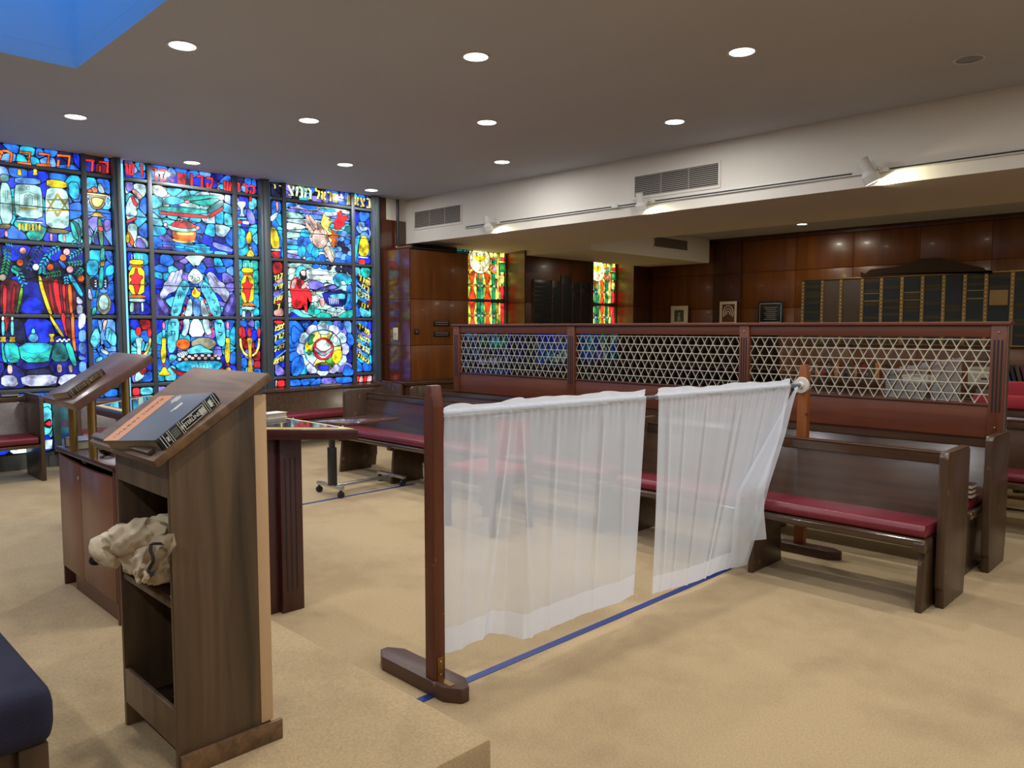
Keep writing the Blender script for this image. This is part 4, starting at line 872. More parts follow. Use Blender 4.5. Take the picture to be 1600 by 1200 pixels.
# ================================================================== LATTICE SCREEN
t = thing('lattice_screen', 'long reddish wood screen with triangular metal lattice standing on the second pew back', 'screen', (-3.8, 5.78, .828))
SY = 5.755
PX = [(-6.645, -6.545), (-4.945, -4.850), (-3.105, -3.02), (-1.325, -1.235)]
for a, b in PX:
    obj('post', bx(a, b, SY-.012, SY+.07, .828, 1.567, .004), M['screenz'], t)
    pst = t.children[-1]
    for k in range(3):
        x = a+(b-a)*(.26+.24*k); obj('flute', bx(x-.005, x+.005, SY-.0135, SY-.0125, 1.0, 1.47), M['black'], pst)
    for zz in (.90, 1.52):
        bm = bmesh.new(); bmesh.ops.create_uvsphere(bm, u_segments=10, v_segments=6, radius=.007, matrix=Matrix.Translation(((a+b)/2, SY-.014, zz))); obj('screw_cap', bm, M['brass'], pst)
obj('cap_rail', bx(-6.665, -1.215, SY-.025, SY+.085, 1.567, 1.59, .004), M['screen'], t)
obj('end_strip', bx(-1.2345, -1.2295, SY, SY+.06, .86, 1.565), M['silver'], t)
for i in range(3):
    a = PX[i][1]; b = PX[i+1][0]
    obj('top_rail', bx(a, b, SY, SY+.05, 1.49, 1.567, .003), M['screen'], t)
    obj('bottom_panel', bx(a, b, SY, SY+.05, .828, 1.036, .003), M['screen'], t)
    obj('sill_bead', bx(a, b, SY-.008, SY+.05, 1.036, 1.052, .003), M['veneer_dark'], t)
    obj('glass_pane', bx(a, b, SY+.034, SY+.038, 1.052, 1.49), M['pane'], t, smooth=False)
    zt, zb, p = 1.472, 1.052, .0805
    hgt = .072
    for k in range(6):
        z = zt-k*hgt; obj('lattice_bar', bx(a, b, SY+.012, SY+.016, z-.003, z+.003), M['lattice'], t, smooth=False)
    full = zt-zb; dx = full/hgt*p/2; z0_, z1_ = zb, zt+.006
    n = int((b-a)/p)+8
    for sg in (1, -1):
        for k in range(-8, n+8):
            xb = a+k*p if sg > 0 else a+k*p
            xa_, xc_ = xb, xb+sg*dx         # bottom x, top x
            t0, t1 = 0., 1.
            for lim, s2 in ((a, 1), (b, -1)):
                d0 = s2*(xa_-lim); d1 = s2*(xc_-lim)
                if d0 < 0 and d1 < 0: t0 = 2; break
                if d0 < 0: t0 = max(t0, d0/(d0-d1))
                if d1 < 0: t1 = min(t1, d0/(d0-d1))
            if t0 >= t1-.06: continue
            q0 = (xa_+(xc_-xa_)*t0, z0_+(z1_-z0_)*t0); q1 = (xa_+(xc_-xa_)*t1, z0_+(z1_-z0_)*t1)
            yy = SY+(.016 if sg > 0 else .020); h = .0034
            bm = bmesh.new(); prism(bm, [(q0[0]-h, q0[1]), (q0[0]+h, q0[1]), (q1[0]+h, q1[1]), (q1[0]-h, q1[1])], 'y', yy, yy+.004)
            obj('lattice_bar', bm, M['lattice'], t, smooth=False)
# ================================================================== CURTAIN STAND
t = thing('curtain_stand', 'freestanding wooden posts joined by a grey rod that carries the sheer curtains', 'stand', (-2.40, 3.55, 0))
def foot(cx, cy, hx, hy, z):
    c = .045
    pts = [(cx-hx+c*1.6, cy-hy), (cx+hx-c*1.6, cy-hy), (cx+hx, cy-hy+c), (cx+hx, cy+hy-c), (cx+hx-c*1.6, cy+hy), (cx-hx+c*1.6, cy+hy), (cx-hx, cy+hy-c), (cx-hx, cy-hy+c)]
    return prism(bmesh.new(), pts, 'z', 0, z, .006)
def post(bm, xa, xb, ya, yb, z0, z1):
    pts = [(xa, z0), (xb, z0), (xb, z1-.09), (xb-.016, z1), (xa+.016, z1), (xa, z1-.09)]
    return prism(bm, pts, 'y', ya, yb, .003)
obj('foot', foot(-2.595, 2.055, .285, .065, .065), M['foot'], t)
obj('post', post(bmesh.new(), -2.505, -2.44, 2.0, 2.055, .065, 1.312), M['post'], t)
br = obj('corner_bracket', box(box(bmesh.new(), -2.4395, -2.437, 2.012, 2.042, .066, .165), -2.44, -2.36, 2.012, 2.042, .0655, .068), M['brassd'], t)
for z in (.09, .145):
    bm = bmesh.new(); bmesh.ops.create_uvsphere(bm, u_segments=8, v_segments=6, radius=.004, matrix=Matrix.Translation((-2.436, 2.027, z))); obj('screw', bm, M['silver'], br)
obj('foot', foot(-2.23, 5.125, .235, .06, .06), M['foot'], t)
obj('post', post(bmesh.new(), -2.315, -2.245, 5.10, 5.15, .06, 1.30), M['post2'], t)
R0 = Vector((-2.475, 2.057, 1.188)); R1 = Vector((-2.285, 5.098, 1.160))
def rod(tt): return R0+(R1-R0)*tt
obj('rod', cyl(bmesh.new(), R0, R1, .0095, n=12), M['greyrod'], t)
bm = bmesh.new(); cyl(bm, (R1.x, 5.082, R1.z), (R1.x, 5.099, R1.z), .052, .056, 20); cyl(bm, (R1.x, 5.06, R1.z), (R1.x, 5.082, R1.z), .02, .024, 14)
obj('rod_flange', bm, M['white'], t)
obj('rod_coupler', cyl(bmesh.new(), rod(.945), rod(.992), .0135, n=12), M['greyrod'], t)
def ty(y): return (y-R0.y)/(R1.y-R0.y)
def smooth(pts, u):
    k = min(int(u*(len(pts)-1)), len(pts)-2); f = u*(len(pts)-1)-k; return pts[k], pts[k+1], f
def drape(p):
    """cloth hangs in front of the pew seat it brushes against"""
    lim = 4.405+max(0, p.z-.5)*.9
    if p.y <= lim: return p
    c = Vector((0, 0, CAM_H)); return c+(p-c)*(lim/p.y)
def sheet(ya, yb, bot, folds, nU=260, nV=34, vmin=0., vmax=1., off=.0):
    """curtain cloth from rod to bottom polyline 'bot' (list of (u,x,y,z)); folds = (centre u, width, height)"""
    bm = bmesh.new(); G = []
    for i in range(nU+1):
        u = i/nU; y = ya+(yb-ya)*u; top = rod(ty(y)); top = Vector((top.x+.012, y, top.z-.004))
        for k in range(len(bot)-1):
            if bot[k][0] <= u <= bot[k+1][0]+1e-9:
                f = (u-bot[k][0])/(bot[k+1][0]-bot[k][0]); f2 = f*f*(3-2*f)
                B_ = Vector(bot[k][1:]).lerp(Vector(bot[k+1][1:]), f); B_.x = bot[k][1]+(bot[k+1][1]-bot[k][1])*f2; break
        row = []
        for j in range(nV+1):
            v = vmin+(vmax-vmin)*j/nV
            p = top.lerp(B_, v); vv = v**1.3
            p.x = top.x+(B_.x-top.x)*vv
            g = .0022*math.sin(u*190)*math.exp(-v*16)+.0018*math.sin(u*85+1)*math.exp(-v*7)
            r = .004*math.sin(u*13+v*1.5)+.0008*math.sin(u*41+2)
            for c, wd, hh, dr in folds:
                q = (u-c-dr*v)/wd; r += hh*math.exp(-q*q)*min(1, v*5+.25)
            p.x += g+r; row.append(bm.verts.new(drape(Vector((p.x+off, p.y, p.z)))))
        G.append(row)
    for i in range(nU):
        for j in range(nV): bm.faces.new((G[i][j], G[i+1][j], G[i+1][j+1], G[i][j+1]))
    return bm
def header(ya, yb, hf, nU=120):
    bm = bmesh.new(); G = []
    for i in range(nU+1):
        u = i/nU; y = ya+(yb-ya)*u; c = rod(ty(y)); h = hf(u); row = []
        r = .0135
        for k in range(11):
            a = -math.pi*.5+2*math.pi*k/10*.98; row.append(bm.verts.new((c.x+r*math.cos(a), y, c.z+r*math.sin(a)+.001*math.sin(u*160))))
        for k in range(1, 4): row.append(bm.verts.new((c.x+.008+.006*math.sin(u*60+k)*k/3, y, c.z+r+(h-r)*k/3)))
        G.append(row)
    for i in range(nU):
        for j in range(10): bm.faces.new((G[i][j], G[i+1][j], G[i+1][j+1], G[i][j+1]))
        a, b = G[i], G[i+1]
        bm.faces.new((a[5], b[5], b[11], a[11])); bm.faces.new((a[11], b[11], b[12], a[12])); bm.faces.new((a[12], b[12], b[13], a[13]))
    return bm
def bp(px, py, z): q = atz(px, py, z); return (q.x, q.y, z)
# left curtain
t = thing('sheer_curtain', 'left sheer white curtain with bunched top edge, hanging beside the front post', 'curtain', (-2.42, 2.72, .1), 'sheer white curtains on the rod')
bz = [(0., 682, 1023, .16), (.07, 706, 1018, .155), (.17, 744, 1002, .15), (.23, 766, 990, .15), (.30, 786, 991, .145), (.38, 818, 999, .14), (.47, 846, 986, .14), (.70, 915, 959, .13), (.86, 962, 943, .125), (1., 989, 929, .12)]
bot = [(u, *bp(px, py, z)) for u, px, py, z in bz]
fl = [(.10, .014, .012, .0), (.275, .012, .014, -.085), (.325, .012, .014, .085), (.50, .012, .010, -.005), (.75, .009, .010, -.02), (.63, .012, .004, 0), (.88, .010, .004, 0)]
obj('curtain_cloth', sheet(2.075, 3.41, bot, fl, vmax=.895), M['sheer'], t)
obj('hem', sheet(2.075, 3.41, bot, fl, nV=5, vmin=.893), M['sheer2'], t)
obj('rod_pocket', header(2.075, 3.41, lambda u: .026+.022*min(1, u*2.2)*(.8+.2*math.sin(u*19))+.014*max(0, math.sin(u*26))*(1 if u < .35 else .3)), M['sheer2'], t)
# right curtain
t = thing('sheer_curtain', 'right sheer white curtain, its right edge folded back diagonally', 'curtain', (-2.35, 4.2, .1), 'sheer white curtains on the rod')
bz = [(0., 1018, 928, .055), (.35, 1075, 913, .05), (.75, 1125, 893, .04), (1., 1163, 881, .035)]
bot = [(u, *bp(px, py, z)) for u, px, py, z in bz]
fl = [(.06, .014, .010, .03), (.17, .010, .008, .02), (.33, .008, .010, .0), (.55, .008, .012, -.01), (.60, .012, -.008, -.01), (.8, .012, .004, .02)]
obj('curtain_cloth', sheet(3.515, 4.93, bot, fl, vmax=.91), M['sheer'], t)
obj('hem', sheet(3.515, 4.93, bot, fl, nV=5, vmin=.908), M['sheer2'], t)
obj('rod_pocket', header(3.515, 4.93, lambda u: .044+.006*math.sin(u*14)+.003*math.sin(u*40)), M['sheer2'], t)
# folded-over triangle in front, and the loose corner behind
bm = bmesh.new(); G = []
Lp = [(1239, 604), (1192, 688), (1147, 768), (1141, 815), (1138, 850), (1137, 887)]; Rp = [(1241, 604), (1222, 680), (1197, 758), (1184, 812), (1172, 852), (1163, 881)]; Xp = [-2.295, -2.31, -2.33, -2.34, -2.36, -2.375]
for i in range(26):
    f = i/25*5; k = min(int(f), 4); q = f-k
    LL = [drape(atx(*Lp[j], Xp[j])) for j in (k, k+1)]; RR = [drape(atx(*Rp[j], Xp[j])) for j in (k, k+1)]
    L_ = LL[0].lerp(LL[1], q); R_ = RR[0].lerp(RR[1], q)
    G.append([bm.verts.new(L_.lerp(R_, k2/8)+Vector((.02+.012*math.sin(k2/8*math.pi), 0, 0))) for k2 in range(9)])
for i in range(25):
    for k in range(8): bm.faces.new((G[i][k], G[i][k+1], G[i+1][k+1], G[i+1][k]))
obj('folded_flap', bm, M['sheer'], t)
bm = bmesh.new(); G = []
pl_ = [(rod(ty(4.93)), rod(ty(4.93))), (atx(1215, 690, -2.34), atx(1224, 672, -2.33)), (atx(1185, 765, -2.36), atx(1197, 758, -2.33)), (atx(1176, 815, -2.38), atx(1196, 800, -2.33)), (atx(1168, 846, -2.40), atx(1200, 843, -2.33))]
for i in range(13):
    f = i/12*4; k = min(int(f), 3); q = f-k
    L_ = Vector(pl_[k][0]).lerp(Vector(pl_[k+1][0]), q); R_ = Vector(pl_[k][1]).lerp(Vector(pl_[k+1][1]), q)
    G.append([bm.verts.new(drape(L_.lerp(R_, s/4)+Vector((-.01, 0, 0)))) for s in range(5)])
for i in range(12):
    for k in range(4): bm.faces.new((G[i][k], G[i][k+1], G[i+1][k+1], G[i+1][k]))
obj('loose_corner', bm, M['sheer2'], t)
# blue tapes on the carpet
def tape(pts, wd, label):
    bm = bmesh.new(); L_ = []; n = len(pts)
    for i, p in enumerate(pts):
        a = Vector(pts[max(0, i-1)]); b = Vector(pts[min(n-1, i+1)]); d = (b-a).normalized(); q = Vector((-d.y, d.x))
        L_.append([bm.verts.new((p[0]+q.x*wd/2*s, p[1]+q.y*wd/2*s, z)) for s, z in ((-1, .0005), (-1, .0025), (1, .0025), (1, .0005))])
    for i in range(n-1):
        for k in range(4): bm.faces.new((L_[i][k], L_[i][(k+1) % 4], L_[i+1][(k+1) % 4], L_[i+1][k]))
    bm.faces.new(L_[0][::-1]); bm.faces.new(L_[-1])
    return solo('floor_tape', bm, M['tape'], label, 'tape')
tape([(-2.462, 1.745), (-2.455, 2.4), (-2.445, 3.2), (-2.44, 3.9), (-2.442, 4.585)], .043, 'blue adhesive tape line on the carpet beneath the sheer curtains')
a = atz(469, 789, 0); b = atz(648, 756, 0)
tape([(a.x, a.y), ((a.x+b.x)/2, (a.y+b.y)/2), (b.x, b.y)], .04, 'thin blue tape line on the carpet beside the wheeled table')

# ================================================================== LECTERN
PH = .18
t = thing('lectern', 'narrow weathered brown wooden lectern with sloped top and open shelves', 'lectern', (-2.54, 1.04, PH))
LX0, LX1, LY0, LY1 = -2.77, -2.31, .885, 1.19
sz = lambda y: 1.152+(y-.86)*.655      # underside of the sloped top
for a in (LX0, LX1-.02):
    obj('side_panel', prism(bmesh.new(), [(LY0, PH), (LY1, PH), (LY1, sz(LY1)), (LY0, sz(LY0))], 'x', a, a+.02, .002), M['lectern'], t)
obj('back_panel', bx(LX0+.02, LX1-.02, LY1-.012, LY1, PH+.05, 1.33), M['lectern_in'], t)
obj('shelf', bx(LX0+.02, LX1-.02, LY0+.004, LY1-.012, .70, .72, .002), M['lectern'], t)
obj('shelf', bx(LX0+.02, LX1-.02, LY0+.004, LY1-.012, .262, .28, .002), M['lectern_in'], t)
obj('front_board', bx(LX0+.02, LX1-.02, LY0, LY0+.018, 1.042, 1.166), M['lectern'], t)
obj('kick_board', bx(LX0+.02, LX1-.02, LY0, LY0+.016, .265, .385, .002), M['lectern'], t)
for a in (LX0-.014, LX1): obj('base_strip', bx(a, a+.014, LY0+.005, LY1+.035, PH, PH+.068, .002), M['lectern_top'] if a > -2.5 else M['lectern'], t)
obj('back_strip', bx(LX1-.025, LX1+.002, LY1-.034, LY1+.008, PH+.072, 1.335, .002), M['pale'], t)
def slope_basis(x, y, z, dzdy):
    """frame on a tilted board: u along x, v up the slope, n normal"""
    v = Vector((0, 1, dzdy)).normalized(); u = Vector((1, 0, 0)); n = u.cross(v); return Vector((x, y, z)), u, v, n
def slab(o, u, v, n, a0, a1, b0, b1, h0, h1, bev=0):
    bm = bmesh.new(); box(bm, a0, a1, b0, b1, h0, h1, bev)
    mt = Matrix((u, v, n)).transposed().to_4x4(); mt.translation = o
    bmesh.ops.transform(bm, matrix=mt, verts=bm.verts); return bm
o_, u_, v_, n_ = slope_basis(-2.57, .845, 1.142, .655)
SLT = .028; SLN = .44
obj('slope_top', slab(o_, u_, v_, n_, -.285, .285, 0, SLN, 0, SLT, .006), M['lectern_top'], t)
obj('book_ledge', slab(o_, u_, v_, n_, -.275, .235, .014, .034, SLT, SLT+.014, .003), M['lectern'], t)
# ---- a closed book: box frame given by origin corner, axes
def book(o, a, b, n, W_, H_, Tk, name, label, cover, spine, group=None, spine_deco=None, cover_deco=None):
    """a: from spine to fore-edge (width W_), b: along the spine (height H_), n: thickness; o: bottom corner at spine"""
    t = thing(name, label, 'book', tuple(o+a*W_/2+b*H_/2), group)
    mt = Matrix((a, b, n)).transposed().to_4x4(); mt.translation = o
    def part(nm, bm, mat, par=t, sm=True):
        bmesh.ops.transform(bm, matrix=mt, verts=bm.verts); bmesh.ops.recalc_face_normals(bm, faces=bm.faces); return obj(nm, bm, mat, par, sm)
    part('page_block', bx(.004, W_-.006, .004, H_-.004, .003, Tk-.003), M['page'])
    cv = part('cover', bx(.001, W_, 0, H_, Tk-.003, Tk, .001), cover); part('cover', bx(.001, W_, 0, H_, 0, .003, .001), cover)
    pts = [(0.004, 0), (-.004, Tk*.15), (-.006, Tk*.5), (-.004, Tk*.85), (.004, Tk)]
    bm = bmesh.new(); prism(bm, pts+[(.006, Tk), (.006, 0)], 'y', 0, H_); sp = part('spine', bm, spine)
    if spine_deco: spine_deco(part, sp, W_, H_, Tk)
    if cover_deco: cover_deco(part, cv, W_, H_, Tk)
    return t
def text_mesh(body, size, mat4, depth=.0002):
    cu = bpy.data.curves.new('lettering', 'FONT'); cu.body = body; cu.size = size; cu.align_x = 'CENTER'; cu.align_y = 'CENTER'; cu.offset = size*.018
    tmp = bpy.data.objects.new('lettering', cu); COL.objects.link(tmp); dg = bpy.context.evaluated_depsgraph_get()
    me = bpy.data.meshes.new_from_object(tmp.evaluated_get(dg)); bpy.data.objects.remove(tmp); bpy.data.curves.remove(cu)
    bm = bmesh.new(); bm.from_mesh(me); bpy.data.meshes.remove(me); bmesh.ops.transform(bm, matrix=mat4, verts=bm.verts); return bm
def txt_on(part, par, body, size, pos, ex, ey, mat, sx=1):
    """text centred at pos (book frame), ex = reading direction, ey = up"""
    ex = Vector(ex).normalized(); ey = Vector(ey).normalized(); ez = ex.cross(ey)
    mm = Matrix((ex*sx, ey, ez)).transposed().to_4x4(); mm.translation = Vector(pos)+ez*.0004
    part('lettering', text_mesh(body, size, mm), mat, par, False)
def heb_on(part, par, body, p0, p1, up, wd, mat, lift):
    """hebrew strokes on a plane; p0->p1 baseline in 3D, up vector"""
    p0 = Vector(p0); p1 = Vector(p1); ax = (p1-p0); L_ = ax.length; ex = ax.normalized(); up = Vector(up); H_ = up.length; ey = up.normalized(); ez = Vector(lift)
    bm = bmesh.new()
    def f(nums, w_):
        q = line(nums, w_*H_); vs_ = [bm.verts.new(p0+ex*q[i]+ey*q[i+1]+ez*.0005) for i in range(0, len(q), 2)]; h = len(vs_)//2
        for i in range(h-1): bm.faces.new((vs_[i], vs_[i+1], vs_[2*h-2-i], vs_[2*h-1-i]))
    letters(body, (0, 0), (L_, 0), (0, H_), f, wd)
    part('lettering', bm, mat, par, False)
# big dark blue book, spine facing the room on the right side
pb = o_+n_*(SLT+.040); NB = n_
c_nr = atplane(242.7, 687.8, pb, NB); c_fr = atplane(333, 612.5, pb, NB); c_nl = atplane(173, 679.5, pb, NB)
bdir = (c_fr-c_nr).normalized(); adir = (c_nl-c_nr); adir = (adir-bdir*adir.dot(bdir)).normalized()
Wb = (c_nl-c_nr).length; Hb = (c_fr-c_nr).length; nb = adir.cross(bdir)
if nb.dot(NB) < 0: nb = -nb
def deco1(part, sp, W_, H_, T_):
    # rings, crown, title block, volume number on the spine
    S = lambda y0, y1, z0=.06, z1=.94: bx(-.0072, -.0062, y0*H_, y1*H_, z0*T_, z1*T_)
    for y in (.045, .085, .155, .185, .33, .36, .78, .81, .92, .955): part('gilt_band', S(y, y+.008, 0, 1), M['silverink'], sp, False)
    for y0, y1, z0, z1 in ((.39, .76, .12, .16), (.39, .76, .84, .88), (.39, .398, .12, .88), (.752, .76, .12, .88)): part('gilt_frame', S(y0, y1, z0, z1), M['silverink'], sp, False)
    part('ornament_panel', bx(-.0073, -.0062, .205*H_, .315*H_, .15*T_, .85*T_), M['plate_dark'], sp, False)
    k = .22*T_
    for i in range(5):
        for j in range(4): 
            bm = bmesh.new(); yc = (.215+.021*i)*H_; zc = (.24+.17*j)*T_; r_ = .06*T_
            tube(bm, [Vector((-.0074, yc+r_*math.cos(a), zc+r_*math.sin(a))) for a in (0, 1.57, 3.14, 4.71)], .0004, 4); part('gilt_scroll', bm, M['silverink'], sp, False)
    txt_on(part, sp, 'INTERLINEAR', .0165, (-.0074, .545*H_, .46*T_), (0, 1, 0), (0, 0, 1), M['silverink'], .95)
    txt_on(part, sp, 'THE', .009, (-.0074, .53*H_, .76*T_), (0, 1, 0), (0, 0, 1), M['silverink'])
    heb_on(part, sp, 'שמוח', (-.0074, .665*H_, .22*T_), (-.0074, .745*H_, .22*T_), (0, 0, .5*T_), .12, M['silverink'], (-1, 0, 0))
    # crown
    cr = [(.835, .25), (.90, .18), (.868, .32), (.91, .40), (.868, .5), (.915, .5), (.868, .56), (.91, .64), (.868, .70), (.90, .84), (.835, .75)]
    bm = bmesh.new(); prism(bm, [(a*H_, b*T_) for a, b in cr], 'x', -.0074, -.0062); part('crown_emblem', bm, M['silverink'], sp, False)
    heb_on(part, sp, 'א', (-.0074, .105*H_, .3*T_), (-.0074, .145*H_, .3*T_), (0, 0, .4*T_), .16, M['silverink'], (-1, 0, 0))
def deco1c(part, cv, W_, H_, T_):
    part('orange_band', bx(W_*.70, W_-.001, .001, H_-.001, T_-.0002, T_+.0006), M['bookorange'], cv, False)
    for i, ch in enumerate('INTERLINEAR'): txt_on(part, cv, ch, .026, (W_*.86, H_*(.08+.083*i), T_+.0006), (0, 1, 0), (-1, 0, 0), M['bookbrown'])
    for u0, v0, v1 in ((.60, .84, .96), (.56, .80, .98), (.52, .84, .94), (.36, .60, .80), (.33, .64, .78)): part('cover_lettering', bx(W_*(u0-.012), W_*(u0+.012), H_*v0, H_*v1, T_-.0002, T_+.0004), M['silverink'], cv, False)
book(c_nr-nb*.040, adir, bdir, nb, Wb, Hb, .040, 'book', 'thick slate-blue book with an orange cover band lying on the front lectern', M['bookblue'], M['booknavy'], None, deco1, deco1c)
# prayer shawl heap on the middle shelf
def heap(cx, cy, cz, rx, ry, rz, n=56, seed=3):
    bm = bmesh.new(); G = []
    for i in range(n+1):
        th = math.pi*i/n; row = []
        for j in range(n*2):
            ph = math.pi*j/n
            d = Vector((math.sin(th)*math.cos(ph), math.sin(th)*math.sin(ph), math.cos(th)))
            P = Vector((d.x*rx, d.y*ry, d.z*rz))*11+Vector((seed*3.1, seed, 0)); wp = noise.noise(P*.8)*1.6
            n1 = noise.noise(Vector((P.x*.55+wp, P.y*1.1, P.z*1.5-P.x*.5))); n2 = noise.noise(Vector((P.x*1.2-wp, P.y*2.4, P.z*3.0-P.x*1.1)))
            f = 1.04-.34*abs(n1)**.8-.13*abs(n2)**.8+.015*noise.noise(P*3)
            row.append(bm.verts.new((cx+rx*d.x*f, cy+ry*d.y*f, max(cz-rz*.68, cz+rz*d.z*f))))
        G.append(row)
    for i in range(n):
        for j in range(n*2):
            try: bm.faces.new((G[i][j], G[i][(j+1) % (n*2)], G[i+1][(j+1) % (n*2)], G[i+1][j]))
            except Exception: pass
    bmesh.ops.remove_doubles(bm, verts=bm.verts, dist=.0004)
    return bm
def ribbon(path, w0, w1, thick, wav=0, n=10):
    """cloth strip swept along points; width along given side vectors"""
    bm = bmesh.new(); G = []
    for i, (p, s) in enumerate(path):
        p = Vector(p); s = Vector(s); f = i/(len(path)-1); wd = w0+(w1-w0)*f; row = []
        for k in range(n+1):
            q = k/n-.5; row.append(bm.verts.new(p+s*wd*q+Vector((.0, -1, .2)).normalized()*wav*math.sin(k/n*math.pi*3+f*4)))
        G.append(row)
    for i in range(len(path)-1):
        for k in range(n): bm.faces.new((G[i][k], G[i+1][k], G[i+1][k+1], G[i][k+1]))
    bmesh.ops.solidify(bm, geom=bm.faces[:], thickness=thick)
    bmesh.ops.recalc_face_normals(bm, faces=bm.faces)
    return bm
t = thing('prayer_shawl', 'crumpled cream wool shawl with black stripes stuffed on the lectern shelf', 'shawl', (-2.56, .97, .72))
obj('bundled_cloth', heap(-2.545, 1.01, .825, .20, .135, .125, 64), M['wool'], t)
obj('bundled_cloth', heap(-2.50, .905, .80, .125, .06, .075, 48, 5), M['wool'], t)
def tilt_heap(c, ax, r, n, seed):
    bm = heap(0, 0, 0, r[0], r[1], r[2], n, seed); d = Vector(ax).normalized(); q = Vector((1, 0, 0)).rotation_difference(d).to_matrix().to_4x4(); q.translation = Vector(c)
    bmesh.ops.transform(bm, matrix=q, verts=bm.verts); return bm
obj('twisted_roll', tilt_heap((-2.625, .885, .86), (1, .22, .28), (.20, .058, .066), 56, 11), M['wool'], t)
obj('twisted_roll', tilt_heap((-2.745, .84, .805), (.6, .1, -.5), (.075, .05, .052), 36, 2), M['wool'], t)
obj('bundled_cloth', tilt_heap((-2.62, .90, .80), (1, .1, .1), (.15, .05, .075), 44, 8), M['wool'], t)
path = [(aty(256, 836, .87), (1, 0, .25)), (aty(250, 850, .855), (1, 0, .2)), (aty(243, 866, .848), (1, 0, .1)), (aty(236, 880, .846), (1, .02, -.2)), (aty(228, 893, .845), (1, .02, -.35)), (aty(222, 902, .846), (1, 0, -.4))]
tail = obj('hanging_corner', ribbon(path, .16, .05, .005, .010, 16), M['wool'], t)
path = [(aty(262, 846, .872), (1, 0, .6)), (aty(262, 858, .86), (1, 0, .5)), (aty(254, 872, .857), (1, 0, .5)), (aty(244, 884, .852), (.9, 0, .6))]
obj('hanging_corner', ribbon(path, .10, .07, .005, .008, 12), M['wool'], t)
for q in ([(224, 884), (218, 893), (215, 902), (218, 910)], [(228, 892), (230, 901), (226, 908)], [(216, 890), (212, 897)]):
    obj('twisted_fringe', tube(bmesh.new(), [aty(px, py, .840) for px, py in q], .0085, 8), M['wool'], t)
for k in range(3):
    q = [(252, 848), (240, 848), (234, 851), (233, 860), (237, 870), (237, 878), (232, 887), (230, 892)]
    obj('black_stripe', tube(bmesh.new(), [aty(px+k*2.0, py+(k*1.5 if i < 2 else 0), .834) for i, (px, py) in enumerate(q)], .0016, 6), M['stripe'], tail)
    obj('black_stripe', tube(bmesh.new(), [aty(px, py+k*2.2, .832) for px, py in ((230, 889), (235, 893), (240, 894))], .0018, 6), M['stripe'], tail)
obj('black_stripe', tilt_heap((-2.768, .81, .775), (1, 0, 0), (.026, .018, .02), 16, 4), M['stripe'], t)
tag(obj('cord', tube(bmesh.new(), [(-2.40, .92, .7235), (-2.36, .90, .7235), (-2.35, .893, .735), (-2.335, .895, .75)], .0022, 6), M['cream']), 'short pale cord lying on the lectern middle shelf beside the shawl', 'cord')
# dark bag and cable in the lowest compartment
bm = heap(-2.42, 1.04, .35, .075, .10, .085, 24, 9); solo('black_bag', bm, M['stripe'], 'small black bag in the lowest compartment of the front lectern', 'bag')
pts = [Vector((-2.40+.05*math.cos(a)-.02, .93, .30+.085*math.sin(a))) for a in [math.pi*(.5+k/14) for k in range(12)]]
solo('cable', tube(bmesh.new(), pts, .003, 6), M['silver'], 'looped pale cable standing in the lowest lectern compartment', 'cable')

# ================================================================== CABINET AND READING DESK
t = thing('cabinet', 'low reddish brown two-door cabinet on the platform behind the lectern', 'cabinet', (-4.13, 1.42, PH))
CX0, CX1, CY0, CY1 = -4.56, -3.715, 1.18, 1.64
obj('carcass', bx(CX0, CX0+.02, CY0, CY1, PH, .90, .002), M['cab'], t); obj('side_panel', bx(CX1-.02, CX1, CY0, CY1, PH, .90, .002), M['cab'], t)
obj('back_panel', bx(CX0+.02, CX1-.02, CY1-.02, CY1, PH, .90), M['cab'], t)
obj('bottom_panel', bx(CX0+.02, CX1-.02, CY0+.03, CY1-.02, .27, .285), M['cab'], t)
obj('toe_kick', bx(CX0+.14, CX1-.02, CY0+.02, CY0+.035, PH, .27), M['cab'], t)
obj('top_panel', bx(CX0-.005, CX1+.01, CY0-.012, CY1, .90, .925, .004), M['table_red'], t)
mid = -4.20
for i, (a, b) in enumerate(((CX0+.004, mid-.002), (mid+.002, CX1-.022))):
    za, zb = (.885, .862) if i == 0 else (.862, .868)
    d = obj('door', prism(bmesh.new(), [(a, .285), (b, .278), (b, zb), ((a+b)/2, (za+zb)/2-.004), (a, za)], 'y', CY0-.002, CY0+.016, .0015), M['cab_door'], t)
    if i == 0: obj('lock', cyl(bmesh.new(), (mid-.02, CY0-.008, .80), (mid-.02, CY0+.0, .80), .011, .011, 14), M['silver'], d)
obj('latch', bx(mid-.05, mid+.02, CY0+.02, CY0+.05, .87, .89), M['blackm'], t)
t = thing('reading_desk', 'sloped brown reading board raised on brass posts on top of the cabinet', 'desk', (-4.16, 1.26, .925))
o2, u2, v2, n2 = slope_basis(-4.17, 1.095, 1.172, .62)
obj('sloped_board', slab(o2, u2, v2, n2, -.255, .255, 0, .415, -.008, .034, .004), M['desk'], t)
for x, y in ((-4.30, 1.182), (-4.0, 1.182), (-4.0, 1.338)):
    ztop = 1.172+(y-1.095)*.62-.002
    obj('brass_post', cyl(bmesh.new(), (x, y, .925), (x, y, ztop), .0195, n=18), M['brass'], t)
pb = o2+n2*(.034+.036)
q1 = atplane(104, 612.5, pb, n2); q2 = atplane(158, 575, pb, n2); q0 = atplane(84, 611.5, pb, n2)
bd = (q2-q1).normalized(); ad = (q0-q1); ad = (ad-bd*ad.dot(bd)).normalized(); nb2 = ad.cross(bd); nb2 = nb2 if nb2.dot(n2) > 0 else -nb2
